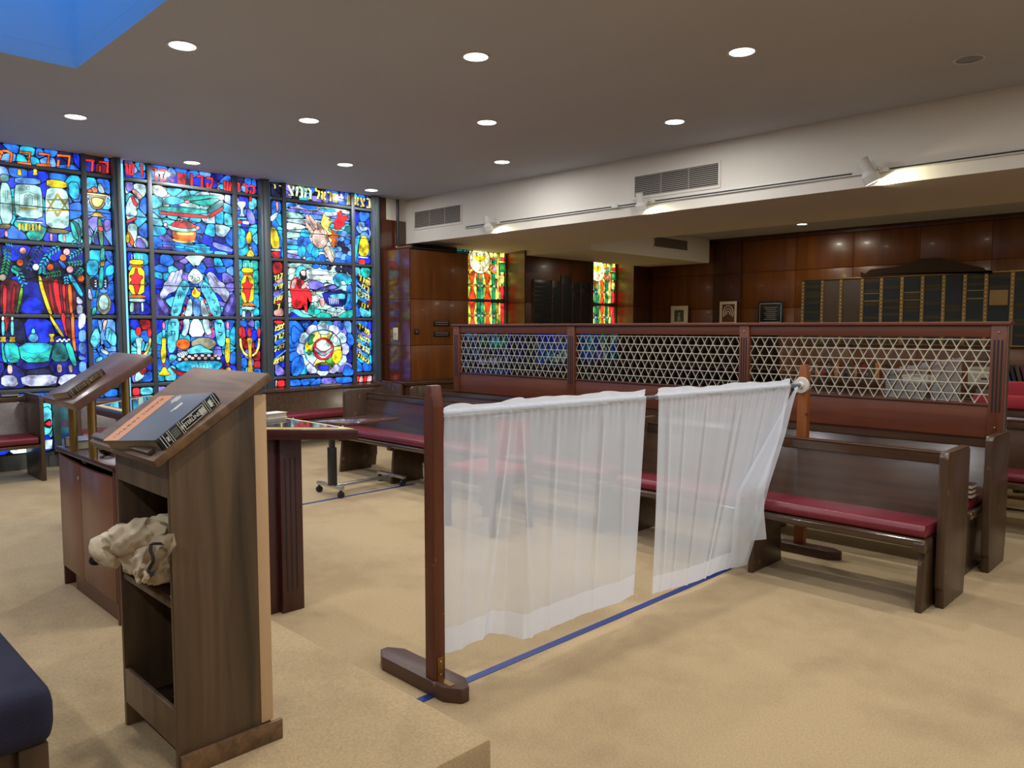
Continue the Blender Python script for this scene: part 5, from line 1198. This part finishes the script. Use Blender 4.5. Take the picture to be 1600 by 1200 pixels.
def deco2(part, sp, W_, H_, T_):
    for y in (.03, .08, .2, .5, .54, .86, .9): part('gilt_band', bx(-.0072, -.0062, y*H_, (y+.012)*H_, 0, T_), M['brass'], sp, False)
    heb_on(part, sp, 'שמוח', (-.0074, .58*H_, .25*T_), (-.0074, .82*H_, .25*T_), (0, 0, .5*T_), .12, M['brass'], (-1, 0, 0))
    heb_on(part, sp, 'הרות', (-.0074, .24*H_, .25*T_), (-.0074, .46*H_, .25*T_), (0, 0, .5*T_), .12, M['brass'], (-1, 0, 0))
book(q1-nb2*.036, ad, bd, nb2, .155, (q2-q1).length, .036, 'book', 'brown clothbound book with gilt spine on the sloped brass-post reading board', M['bookbrown'], M['bookbrownspine'], None, deco2)
# things on the cabinet top
zc = .925
def flatbook(x, y, W_, H_, T_, ang, z, label, cover, group=None):
    c, s = math.cos(ang), math.sin(ang)
    return book(Vector((x, y, z)), Vector((c, s, 0)), Vector((-s, c, 0)), Vector((0, 0, 1)), W_, H_, T_, 'book', label, cover, cover, group)
flatbook(-4.545, 1.205, .20, .26, .045, .05, zc, 'closed grey-covered book lying on the cabinet left of the brass posts', M['bookblue'])
bm = heap(-4.17, 1.33, .955, .055, .06, .048, 20, 2); solo('skullcap', bm, M['stripe'], 'crumpled black cap lying on the cabinet between the brass posts', 'cap')
solo('small_box', bx(-4.22, -4.15, 1.49, 1.56, zc, zc+.095, .003), M['mat_white'], 'small white box standing on the cabinet behind the black cap', 'box')
solo('tissue_box', bx(-4.12, -4.03, 1.52, 1.60, zc, zc+.085, .003), plain('pale_blue_card', s2l((130, 180, 205)), .6), 'pale blue box beside the small white box on the cabinet', 'box')
solo('white_carton', bx(-3.80, -3.735, 1.30, 1.38, zc, zc+.05, .003), M['mat_white'], 'small cream carton at the right front corner of the cabinet', 'box')
bm = bmesh.new(); bmesh.ops.create_uvsphere(bm, u_segments=20, v_segments=12, radius=.038, matrix=Matrix.Translation((-4.06, 1.26, zc+.0385))); solo('glass_ball', bm, M['pane'], 'small clear glass jar shape between the brass posts', 'glass')
t = thing('microphone', 'small grey desk microphone arm behind the brass posts', 'microphone', (-3.95, 1.56, zc))
obj('arm', tube(bmesh.new(), [(-3.95, 1.56, zc), (-3.955, 1.56, zc+.09), (-4.06, 1.56, zc+.11)], .005, 8), M['steel'], t); obj('base', cyl(bmesh.new(), (-3.95, 1.56, zc), (-3.95, 1.56, zc+.01), .03), M['steel'], t)
# ================================================================== BIMAH TABLE
t = thing('reading_table', 'large trapezoid reading table with maple-bordered glass top behind the lectern', 'table', (-4.8, 2.0, 0))
ZT_ = 1.02
out = [(-6.28, 2.28), (-5.71, 1.70), (-3.99, 1.70), (-3.42, 2.25), (-3.40, 2.28)]
def inner(p, d): 
    q = p if area2(p) > 0 else p[::-1]; return offset(q, -d)
oo = [(-6.28, 2.28), (-5.71, 1.70), (-3.99, 1.70), (-3.40, 2.28)]
obj('table_top', prism(bmesh.new(), oo, 'z', ZT_-.058, ZT_-.004, .003), M['table_red'], t)
obj('maple_border', prism(bmesh.new(), inner(oo, .012), 'z', ZT_-.004, ZT_), M['inlay'], t)
obj('glass_top', prism(bmesh.new(), inner(oo, .055), 'z', ZT_, ZT_+.004), M['mirror_top'], t)
for i in range(5):
    x = -5.6+i*.52; bm = bmesh.new(); bmesh.ops.create_uvsphere(bm, u_segments=8, v_segments=6, radius=.006, matrix=Matrix.Translation((x, 2.262, ZT_+.002))); obj('screw_cap', bm, M['mat_white'], t)
obj('body', bx(-5.9, -3.79, 1.90, 2.12, 0, ZT_-.058, .003), M['table_red'], t)
for x0, x1 in ((-3.79, -3.755), (-5.935, -5.90)):
    pp = obj('pilaster', bx(x0, x1, 2.02, 2.15, 0, ZT_-.058, .003), M['table_red'], t)
    for k in range(3): obj('flute', bx(x1-.001 if x0 > -5 else x0-.001, x1+.0012 if x0 > -5 else x0+.001, 2.045+k*.03, 2.053+k*.03, .12, .85), M['black'], pp)
flatbook(-4.20, 2.12, .10, .14, .03, .2, ZT_+.004, 'small pale prayer book at the back edge of the big reading table', M['mat_white'])
# ================================================================== WHEELED TABLE
t = thing('rolling_table', 'low overbed-style table on a wheeled metal frame before the left pew', 'table', (-6.15, 4.15, 0))
zz = .685
tp = [atz(489, 658, zz), atz(539.5, 662, zz), atz(624.5, 653, zz), atz(576, 648.5, zz)]
M['ttop'] = plain('glossy_brown_laminate', s2l((92, 66, 62)), .08, 0, .9)
obj('table_top', prism(bmesh.new(), [(p.x, p.y) for p in tp], 'z', zz-.02, zz, .003), M['ttop'], t)
c1 = Vector((-6.16, 3.80)); c2 = Vector((-6.22, 4.53))
obj('column', bx(-6.18, -6.11, 3.80, 3.86, .09, .45, .004), M['blackm'], t); obj('column', bx(-6.17, -6.12, 3.81, 3.85, .40, zz-.02, .003), M['blackm'], t)
obj('top_bracket', bx(-6.19, -6.08, 3.76, 4.15, zz-.045, zz-.02, .003), M['blackm'], t)
obj('base_bar', bx(-6.38, -5.97, 3.80, 3.845, .075, .105, .004), M['silver'], t); obj('base_bar', bx(-6.42, -5.99, 4.52, 4.56, .075, .105, .004), M['silver'], t)
obj('long_bar', bx(-6.20, -6.14, 3.84, 4.53, .07, .095, .004), M['silver'], t)
for x, y in ((-6.36, 3.82), (-5.99, 3.82), (-6.40, 4.54), (-6.02, 4.54)):
    obj('caster', cyl(bmesh.new(), (x-.014, y, .030), (x+.014, y, .030), .030, n=16), M['caster'], t); obj('caster_stem', cyl(bmesh.new(), (x, y, .03), (x, y, .08), .012), M['blackm'], t)
# ================================================================== CHAIR behind the curtain
t = thing('side_chair', 'wooden chair with red seat and back, dimly seen through the left curtain', 'chair', (-4.3, 4.05, 0))
for x, y, h in ((-4.56, 3.88, .43), (-4.56, 4.28, .43), (-4.06, 3.88, .88), (-4.06, 4.28, .88)): obj('leg', prism(bmesh.new(), [(x-.02, y-.02), (x+.02, y-.02), (x+.02, y+.02), (x-.02, y+.02)], 'z', 0, h, .004), M['pewz'], t)
obj('seat_frame', bx(-4.58, -4.04, 3.86, 4.30, .37, .43, .004), M['pewz'], t); obj('seat', bx(-4.58, -4.05, 3.87, 4.29, .43, .49, .018), M['redcloth'], t)
obj('backrest', bx(-4.085, -4.04, 3.90, 4.26, .60, .86, .015), M['redcloth'], t); obj('back_rail', bx(-4.075, -4.045, 3.88, 4.28, .86, .90, .006), M['pewz'], t)
# ================================================================== NAVY BENCH bottom left
t = thing('upholstered_bench', 'navy velvet cushioned seat with dark wood frame at the bottom left corner', 'seat', (-2.65, .25, PH))
bm = bmesh.new()
box(bm, -3.30, -2.085, -.15, .512, .525, .675); 
es = [e for e in bm.edges]; bmesh.ops.bevel(bm, geom=es, offset=.052, segments=5, affect='EDGES', profile=.6)
obj('cushion', bm, M['navy'], t)
obj('rail', bx(-3.27, -2.13, -.12, .485, .42, .53, .004), M['pewz'], t)
for x in (-3.27, -2.215):
    for y in (-.10, .43): obj('leg', bx(x, x+.11, y, y+.065, PH, .53, .004), M['pewz'], t)
# ================================================================== LAMPS, TRACK, VENTS
M['lampglow'] = bpy.data.materials.new('lamp_lens'); M['lampglow'].use_nodes = True
_b = M['lampglow'].node_tree.nodes['Principled BSDF']; _b.inputs['Emission Color'].default_value = (1, .97, .9, 1); _b.inputs['Emission Strength'].default_value = 5; _b.inputs['Base Color'].default_value = (.8, .8, .8, 1)
def ring(bm, c, r0, r1, z0, z1, n=28):
    A = [[bm.verts.new((c[0]+r*math.cos(2*math.pi*i/n), c[1]+r*math.sin(2*math.pi*i/n), z)) for i in range(n)] for r, z in ((r0, z1), (r0, z0), (r1, z0), (r1, z1))]
    for k in range(4):
        for i in range(n): bm.faces.new((A[k][i], A[k][(i+1) % n], A[(k+1) % 4][(i+1) % n], A[(k+1) % 4][i]))
    bmesh.ops.recalc_face_normals(bm, faces=bm.faces)
    return bm
def downlight(x, y, z, label, on=True, group='recessed ceiling lights of the main room', r=.088):
    t = thing('recessed_light', label, 'light', (x, y, z), group)
    obj('trim_ring', ring(bmesh.new(), (x, y), r, r+.016, z-.006, z), M['white'], t)
    if on: obj('lens', cyl(bmesh.new(), (x, y, z-.004), (x, y, z-.001), r, n=28), M['lampglow'], t)
    else: obj('dark_lens', cyl(bmesh.new(), (x, y, z-.003), (x, y, z-.0005), r, n=28), plain('unlit_reflector', s2l((96, 98, 94)), .25, .5), t)
names = {(-5.49,2.29): 'lit ceiling light nearest the blue skylight well', (-4.21,3.87): 'lit ceiling light in the nearest row, top centre of the photo', (-2.80,5.13): 'lit ceiling light top right, nearest to the unlit one',
 (-8.01,2.33): 'lit ceiling light left of the skylight corner, above the scroll window', (-6.59,3.92): 'lit ceiling light in the middle left, second from the window wall', (-5.45,5.15): 'lit ceiling light straight beyond the top centre one',
 (-4.17,6.39): 'lit ceiling light in front of the beam, nearest the larger vent', (-9.23,3.92): 'small lit ceiling light right above the middle stained glass window', (-8.04,5.26): 'lit ceiling light above the left edge of the right stained glass window',
 (-6.60,6.48): 'lit ceiling light before the beam, between its two vents', (-9.25,6.48): 'lit ceiling light in the far corner by the beam end'}
for (x, y), l in names.items(): downlight(x, y, 3.5, l)
downlight(-1.70, 6.43, 3.5, 'unlit grey recessed ceiling light at the top right', False)
downlight(-5.49, 12.1, 3.2, 'lone small lit light in the low rear ceiling', True, 'recessed lights of the rear ceiling', .075)
# track with three spot heads
t = thing('lighting_track', 'thin white lighting track running along the face of the white beam', 'track', (-4, 7.38, 2.955))
obj('track_rail', bx(-8.26, 1.5, 7.372, 7.40, 2.952, 2.988, .003), M['white'], t)
hx = [(-7.70, 0), (-5.19, 0), (-2.72, .45)]
segs = [-8.24, -7.60, -5.65, -5.55, -5.30, -5.05, -2.86, -2.55, 1.4]
for a, b in ((-8.24, -7.78), (-7.55, -5.66), (-5.56, -5.28), (-5.05, -2.88), (-2.55, 1.4)): obj('slot', bx(a, b, 7.3705, 7.3725, 2.964, 2.978), M['vent_dark'], t)
for a in (-7.60, -5.61, -5.10, -2.60): obj('connector', bx(a-.045, a+.045, 7.355, 7.372, 2.95, 2.99, .003), M['white'], t)
lab = ['leftmost white spotlight head on the beam track, beside the small vent', 'middle white spotlight head on the beam track under the larger vent', 'rightmost white spotlight head, tilted, throwing a bright patch on the beam']
for (x, tilt), l in zip(hx, lab):
    t = thing('track_spotlight', l, 'spotlight', (x, 7.28, 2.97), 'spotlight heads on the track')
    ax = Vector((tilt*.9, .25, -1)).normalized(); c = Vector((x, 7.275, 2.99))
    s = 1.0 if tilt == 0 else 1.18
    bm = bmesh.new(); top = c-ax*.075*s; mid_ = c+ax*.03*s; sh = c+ax*.065*s; end = c+ax*.125*s
    cyl(bm, top, mid_, .042*s, .042*s, 24); cyl(bm, mid_, sh, .042*s, .066*s, 24, False); cyl(bm, sh, end, .066*s, .058*s, 24, False)
    obj('lamp_head', bm, M['white'], t)
    obj('lamp_lens', cyl(bmesh.new(), end-ax*.012, end-ax*.008, .055*s, n=24), M['lampglow'], t)
    obj('swivel_arm', tube(bmesh.new(), [c, (x+.09, 7.30, 2.985), (x+.10, 7.375, 2.97)], .010, 10), M['white'], t)
    l_ = bpy.data.lights.new('spot', 'SPOT'); l_.energy = 40; l_.color = (1, .93, .62); l_.spot_size = math.radians(125); l_.spot_blend = .7; l_.shadow_soft_size = .03
    lo = bpy.data.objects.new('spot', l_); COL.objects.link(lo); lo.location = end+ax*.004+Vector((.02, .02, 0)); d_ = Vector((.6+tilt, .75, -.55)); lo.rotation_euler = d_.to_track_quat('-Z', 'Y').to_euler()
def vent_y(x0, x1, z0, z1, y, label, secs=3, n=11):
    t = thing('air_vent', label, 'vent', ((x0+x1)/2, y, z0), 'air vents')
    f = .03
    bm = bmesh.new()
    for r in ((x0, x1, z0, z0+f), (x0, x1, z1-f, z1), (x0, x0+f, z0+f, z1-f), (x1-f, x1, z0+f, z1-f)): box(bm, r[0], r[1], y-.010, y, r[2], r[3], .002)
    obj('frame', bm, M['beam'], t)
    obj('backing', bx(x0+f, x1-f, y-.002, y-.0005, z0+f, z1-f), M['vent_dark'], t)
    w_ = (x1-x0-2*f)/secs
    for k in range(1, secs): obj('divider', bx(x0+f+w_*k-.006, x0+f+w_*k+.006, y-.009, y-.002, z0+f, z1-f), M['vent_slat'], t)
    for k in range(secs):
        for i in range(n):
            z = z0+f+(z1-z0-2*f)*(i+.5)/n
            bm = hexa(bmesh.new(), [(x0+f+w_*k+.006, y-.0095, z-.007), (x0+f+w_*(k+1)-.006, y-.0095, z-.007), (x0+f+w_*(k+1)-.006, y-.003, z+.000), (x0+f+w_*k+.006, y-.003, z+.000),
                                    (x0+f+w_*k+.006, y-.0095, z-.002), (x0+f+w_*(k+1)-.006, y-.0095, z-.002), (x0+f+w_*(k+1)-.006, y-.003, z+.005), (x0+f+w_*k+.006, y-.003, z+.005)])
            obj('slat', bm, M['vent_slat'], t, smooth=False)
vent_y(-9.46, -8.35, 3.03, 3.33, 7.4, 'left slatted air vent on the beam face near the window corner')
vent_y(-5.38, -4.25, 3.02, 3.31, 7.4, 'right slatted air vent on the beam face above the middle spotlight')
# vent on the rear cross beam (faces +x)
va = atx(1020, 372, -7.62); vb = atx(1075, 380, -7.62)
t = thing('air_vent', 'small slatted vent on the rear cross beam, half hidden by the big beam', 'vent', (-7.61, (va.y+vb.y)/2, 2.88), 'air vents')
y0, y1, z0, z1 = va.y, vb.y, 2.90, 3.13; bm = bmesh.new()
for r in ((y0, y1, z0, z0+.03), (y0, y1, z1-.03, z1), (y0, y0+.03, z0+.03, z1-.03), (y1-.03, y1, z0+.03, z1-.03)): box(bm, -7.62, -7.608, r[0], r[1], r[2], r[3])
obj('frame', bm, M['beam'], t); obj('backing', bx(-7.6195, -7.618, y0+.03, y1-.03, z0+.03, z1-.03), M['vent_dark'], t)
for k in range(2):
    for i in range(9):
        z = z0+.03+(z1-z0-.06)*(i+.5)/9; a = y0+.03+(y1-y0-.06)*k/2; b = a+(y1-y0-.06)/2
        obj('slat', bx(-7.617, -7.610, a+.006, b-.006, z-.003, z+.003), M['vent_slat'], t, smooth=False)
# ================================================================== WALL PIECES
t = thing('light_switch', 'cream light switch plate on the glossy pier beside the right stained glass window', 'switch', (-9.31, 6.92, 1.37))
def py_(x): return 6.88+(x+9.9)/.886*.084-.014
obj('plate', bx(-9.365, -9.25, py_(-9.3)-.008, py_(-9.3), 1.37, 1.55, .002), M['cream'], t); obj('lever', bx(-9.32, -9.295, py_(-9.3)-.02, py_(-9.3)-.008, 1.44, 1.475, .002), M['vent_slat'], t)
t = thing('thermostat', 'small dark thermostat box near the front corner of the wood pier', 'thermostat', (-8.99, 7.06, 1.45))
obj('case', bx(-9.0, -8.98, 7.02, 7.10, 1.455, 1.53, .004), M['blackm'], t); obj('dial', cyl(bmesh.new(), (-8.98, 7.06, 1.492), (-8.975, 7.06, 1.492), .018), M['steel'], t)
for z0, z1, l in ((1.572, 1.657, 'upper of two narrow dark plaques on the wood pier'), (1.413, 1.495, 'lower of two narrow dark plaques on the wood pier')):
    t = thing('wall_plaque', l, 'plaque', (-8.99, 7.54, z0), 'narrow plaques on the pier')
    obj('plate', bx(-9.0, -8.988, 7.39, 7.70, z0, z1, .002), M['board_black'], t)
    for k in range(2): obj('engraved_line', bx(-8.988, -8.9875, 7.42, 7.67, z0+.024+k*.03, z0+.030+k*.03), M['vent_slat'], t)
# black memorial board on the second pier
t = thing('memorial_board', 'black five-column memorial board between the two rear windows', 'board', (-9.0, 10.3, .9), 'memorial boards')
cols_ = [(9.56, 10.02, 2.36), (10.02, 10.27, 2.36), (10.27, 10.56, 2.47), (10.56, 10.79, 2.36), (10.79, 11.10, 2.36)]
for a, b, zt in cols_:
    c_ = obj('name_column', bx(-9.0, -8.975, a+.008, b-.008, .95, zt, .002), M['board_black'], t)
    n = int((zt-.98)/.075); 
    for s_ in range(2 if b-a > .4 else 1):
        w_ = (b-a-.03)/(2 if b-a > .4 else 1)
        for i in range(n):
            if (i*7+int(a*10)) % 9 == 3: continue
            z = .98+i*.075; obj('name_plate', bx(-8.975, -8.972, a+.015+w_*s_+.006, a+.015+w_*(s_+1)-.006, z, z+.062), M['plate_dark'], t, smooth=False)
for y in [c[0] for c in cols_]+[11.10]: obj('divider', bx(-9.0, -8.968, y-.006, y+.006, .95, 2.37), M['pewz'], t)
# bronze memorial board on the far wall
t = thing('memorial_board', 'wide bronze memorial board with brass lamp strips on the far wall', 'board', (-4, YF, 1.25), 'memorial boards')
yb_ = YF-.014
sx_ = [aty(px, 470, yb_).x for px in (1256, 1286, 1315, 1348, 1378, 1410, 1442, 1475, 1508, 1541, 1582)]
sx_ += [sx_[-1]+.40*k for k in range(1, 7)]
obj('backing', bx(sx_[0]-.03, sx_[-1]+.05, yb_-.03, yb_, 1.27, 2.37, .004), M['backing'], t)
obj('top_trim', bx(sx_[0]-.03, sx_[-1]+.05, yb_-.045, yb_-.0301, 2.35, 2.375, .003), M['brassd'], t); obj('bottom_trim', bx(sx_[0]-.03, sx_[-1]+.05, yb_-.045, yb_-.0301, 1.27, 1.29, .003), M['brassd'], t)
rnd = random.Random(4)
dots = bmesh.new()
for k, x in enumerate(sx_):
    obj('lamp_strip', bx(x-.026, x+.026, yb_-.042, yb_-.0301, 1.29, 2.35), M['brassd'], t)
    for i in range(17):
        z = 1.33+i*.062
        for sx in (0,): bmesh.ops.create_cube(dots, size=.016, matrix=Matrix.Translation((x+sx, yb_-.046, z)))
    if k < len(sx_)-1:
        a, b = x+.032, sx_[k+1]-.032
        blank = k in (1, 2)
        if blank: continue
        obj('plate_panel', bx(a, b, yb_-.034, yb_-.0301, 1.30, 2.33), M['plate_dark'], t)
        for i in range(19):
            if rnd.random() < .22 and k > 2: continue
            z = 1.31+i*.054
            obj('name_plate', bx(a+.01, b-.01, yb_-.038, yb_-.034, z, z+.044), M['plate'] if rnd.random() < .35 else M['plate_dark'], t, smooth=False)
        if k in (3, 5, 8): 
            for z in (2.10, 1.98): obj('bright_rule', bx(a, b, yb_-.040, yb_-.038, z, z+.008), M['brass'], t)
obj('lamp_bulbs', dots, M['bulb'], t, kind='stuff')
obj('blank_insert', bx(sx_[9]+.05, sx_[10]-.05, yb_-.042, yb_-.038, 1.88, 2.10), M['brassd'], t)
# dark torn paper valance above the board
bm = bmesh.new(); pts = []
top_ = [(1345, 425), (1352, 428), (1360, 421), (1400, 417), (1415, 413), (1440, 404), (1470, 403), (1490, 408), (1520, 415), (1535, 418), (1550, 427)]
for px, py in top_: q = aty(px, py, yb_-.07); pts.append((q.x, q.z))
pts = [(pts[0][0], 2.376), (pts[-1][0], 2.376)]+pts[::-1]
solo('canopy_cover', prism(bmesh.new(), pts, 'y', yb_-.075, yb_-.05), plain('dull_brown_cloth', s2l((52, 36, 22)), .9), 'dull brown cloth draped over the top edge of the far memorial board', 'cloth')
# standing framed pictures on the rear shelf, black award plaque
struct('trim_14', bx(-8.98, -6.1, YF-.20, YF-.05, 1.585, 1.61, .004), M['veneer_dark'])
def picture(px0, px1, pyt, label, kind, yy):
    a = aty(px0, 500, yy); b = aty(px1, 500, yy); zt = aty((px0+px1)/2, pyt, yy).z
    t = thing('framed_picture', label, 'picture', ((a.x+b.x)/2, yy, 1.61), 'framed pictures on the rear ledge')
    fr = M['cream'] if kind != 'plaque' else M['board_black']
    x0, x1, z0 = a.x, b.x, 1.61; w_ = x1-x0; h_ = zt-z0
    obj('frame', bx(x0, x1, yy, yy+.02, z0, zt, .003), fr, t)
    if kind == 'photo':
        obj('print', bx(x0+w_*.22, x1-w_*.22, yy-.002, yy, z0+h_*.16, zt-h_*.22), plain('photo_dark', s2l((70, 72, 50)), .4), t)
        bm = bmesh.new(); bmesh.ops.create_uvsphere(bm, u_segments=10, v_segments=8, radius=w_*.07, matrix=Matrix.Translation(((x0+x1)/2, yy-.002, zt-h_*.42)) @ Matrix.Scale(.05, 4, (0, 1, 0))); obj('pale_head', bm, M['vent_slat'], t)
        obj('pale_torso', prism(bmesh.new(), [((x0+x1)/2-w_*.12, z0+h_*.2), ((x0+x1)/2+w_*.12, z0+h_*.2), ((x0+x1)/2+w_*.05, zt-h_*.5), ((x0+x1)/2-w_*.05, zt-h_*.5)], 'y', yy-.004, yy-.002), M['vent_slat'], t)
    elif kind == 'art':
        obj('print', bx(x0+w_*.16, x1-w_*.1, yy-.002, yy, z0+h_*.1, zt-h_*.12), plain('print_red_brown', s2l((96, 50, 30)), .4), t)
        cx = (x0+x1)/2+w_*.03; cz = z0+h_*.48
        for r_ in (.30, .19, .09):
            obj('pale_arc', tube(bmesh.new(), [(cx+w_*r_*math.cos(q), yy-.004, cz+h_*r_*1.1*math.sin(q)) for q in [math.pi*(-.15+1.3*k/10) for k in range(11)]], .009, 6), M['cream'], t)
    else:
        for r in ((x0+.03, x1-.03, z0+.03, z0+.045), (x0+.03, x1-.03, zt-.045, zt-.03), (x0+.03, x0+.042, z0+.03, zt-.03), (x1-.042, x1-.03, z0+.03, zt-.03)): obj('silver_edge', bx(r[0], r[1], yy-.003, yy, r[2], r[3]), M['silver'], t)
        for i in range(7): obj('engraved_line', bx(x0+w_*(.25+.05*(i % 3)), x1-w_*(.25+.04*(i % 2)), yy-.002, yy, zt-.11-i*.035, zt-.10-i*.035), M['vent_slat'], t)
picture(1048, 1074, 478, 'white-framed portrait photograph on the rear ledge, left of the others', 'photo', YF-.15)
picture(1124, 1150, 471, 'cream-framed red and tan abstract print on the rear ledge', 'art', YF-.15)
picture(1184, 1223, 471, 'black rectangular plaque with silver edge line on the rear wall', 'plaque', YF-.12)
# ================================================================== BEHIND THE SCREEN
t = thing('side_table', 'long brown table against the far wall holding boxes, seen through the lattice', 'table', (-3.6, 12.3, 0))
obj('table_top', bx(-5.6, -1.6, 11.9, 12.7, .72, .76, .006), M['pew'], t)
for x in (-5.5, -3.6, -1.7):
    for y in (11.97, 12.62): obj('leg', bx(x-.025, x+.025, y-.025, y+.025, 0, .72), M['pewz'], t)
def carton(x0, x1, y0, y1, z0, z1, label):
    t = thing('carton', label, 'box', ((x0+x1)/2, (y0+y1)/2, z0), 'white cartons on the far table')
    obj('body', bx(x0, x1, y0, y1, z0, z1-.03, .004), M['mat_white'], t); obj('lid', bx(x0-.008, x1+.008, y0-.008, y1+.008, z1-.03, z1, .004), M['mat_white'], t)
    obj('hand_hole', bx((x0+x1)/2-.05, (x0+x1)/2+.05, y0-.0095, y0-.0005, z0+.08, z0+.10), M['vent_dark'], t)
carton(-3.05, -2.62, 12.1, 12.5, .76, 1.0, 'left white carton on the far table behind the lattice right bay'); carton(-2.58, -2.15, 12.1, 12.5, .76, 1.0, 'right white carton on the far table behind the lattice right bay')
carton(-3.9, -3.5, 12.1, 12.4, .76, .86, 'flat white carton on the far table left of the taller ones')
cols = ['bookbrownspine', 'redcloth', 'booknavy', 'bookbrown', 'pewz', 'bookorange']
ORD = 'first second third fourth fifth sixth seventh eighth ninth tenth eleventh twelfth thirteenth fourteenth fifteenth sixteenth seventeenth eighteenth nineteenth twentieth'.split()+['%dth' % k for k in range(21, 60)]
x = -5.45; i = 0; words = ['dark brown', 'red', 'navy', 'grey brown', 'mahogany', 'tan']
while x < -4.1:
    wd = .03+.012*((i*5) % 4); h = .20+.015*((i*3) % 5)
    b_ = book(Vector((x, 12.10, .762)), Vector((0, 1, 0)), Vector((0, 0, 1)), Vector((1, 0, 0)), .16, h, wd, 'book', '%s book, %s from the left in the upright row on the far table' % (words[i % 6], ORD[i]), M[cols[i % 6]], M[cols[i % 6]], 'upright books on the far table')
    x += wd+.003; i += 1
# folded cream shawl over the third pew back
t = thing('folded_shawl', 'folded cream shawl draped over a pew back behind the middle lattice bay', 'shawl', (-4.35, 7.03, .76))
bm = bmesh.new(); G = []
for i in range(31):
    u = i/30; x = -4.62+.55*u; row = []
    for k, (y, z) in enumerate(((6.955, .70-.06*math.sin(u*5)), (6.97, .80), (6.99, .845), (7.04, .86+.05*math.sin(u*3.1)), (7.09, .85), (7.10, .77))):
        row.append(bm.verts.new((x+.01*math.sin(k*2+u*9), y+.006*math.sin(u*37+k), z+.01*math.sin(u*23+k))))
    G.append(row)
for i in range(30):
    for k in range(5): bm.faces.new((G[i][k], G[i+1][k], G[i+1][k+1], G[i][k+1]))
bmesh.ops.solidify(bm, geom=bm.faces[:], thickness=.008)
obj('cloth', bm, M['wool'], t)
bm = heap(-3.28, 7.05, .862, .12, .05, .045, 20, 7); solo('yellow_cloth', bm, plain('mustard_cloth', s2l((190, 160, 90)), .9), 'small crumpled mustard cloth on a pew back behind the right lattice bay', 'cloth')
# red cushions on the fourth pew back, leaning books on a low case beyond (right edge of the photo)
solo('red_cushion', bx(-1.95, -.9, 7.90, 8.02, .83, .95, .03), M['redcloth'], 'red cushion lying on a pew back at the right picture edge', 'cushion', 'red cushions at the right edge')
solo('red_cushion', bx(-1.92, -.9, 8.83, 8.95, .83, 1.02, .03), M['redcloth'], 'plump red cushion behind the lower one at the right picture edge', 'cushion', 'red cushions at the right edge')
t = thing('bookcase', 'low dark bookcase behind the last pew at the right picture edge', 'bookcase', (-1.4, 9.7, 0))
obj('carcass', bx(-2.3, -.5, 9.45, 9.8, 0, .90, .006), M['pewz'], t); obj('top', bx(-2.32, -.48, 9.43, 9.82, .90, .93, .004), M['pew'], t)
lean = ['dark green leaning', 'blue leaning', 'black leaning', 'brown leaning', 'maroon leaning', 'white-edged leaning', 'olive leaning', 'grey leaning']
cl_ = [(20, 44, 34), (22, 48, 92), (16, 16, 18), (60, 40, 28), (70, 20, 26), (190, 186, 176), (60, 60, 40), (80, 80, 84)]
for i in range(8):
    a = .25; x = -2.06+i*.052; mm = plain('cloth_cover', s2l(cl_[i]), .5)
    book(Vector((x, 9.48, .935)), Vector((0, 1, 0)), Vector((-math.sin(a), 0, math.cos(a))), Vector((math.cos(a), 0, math.sin(a))), .17, .22, .036, 'book', lean[i]+' book on the low bookcase at the right edge', mm, mm, 'leaning books on the low bookcase')
# books: hymnals left on the window ledges and bench ends
flatbook(-9.37, 5.66, .10, .30, .03, .05, .742, 'blue-grey hymnal lying on the bench back below the right stained glass window', M['bookblue'])
flatbook(-9.335, 1.90, .06, .16, .025, .0, .842, 'small dark blue hymnal on the end of the left window bench', M['booknavy'])
flatbook(-9.10, 6.94-.10, .12, .12, .025, .0, .762, 'small dark book on the ledge of the wood pier', M['bookbrownspine']) if False else None
for k in range(3):
    flatbook(-1.45, 5.37, .15, .10, .028, .0, .486+.030*k, ['lowest', 'middle', 'topmost'][k]+' small dark book stacked on the second pew seat by its end', M['bookbrownspine'], 'books stacked on the second pew')
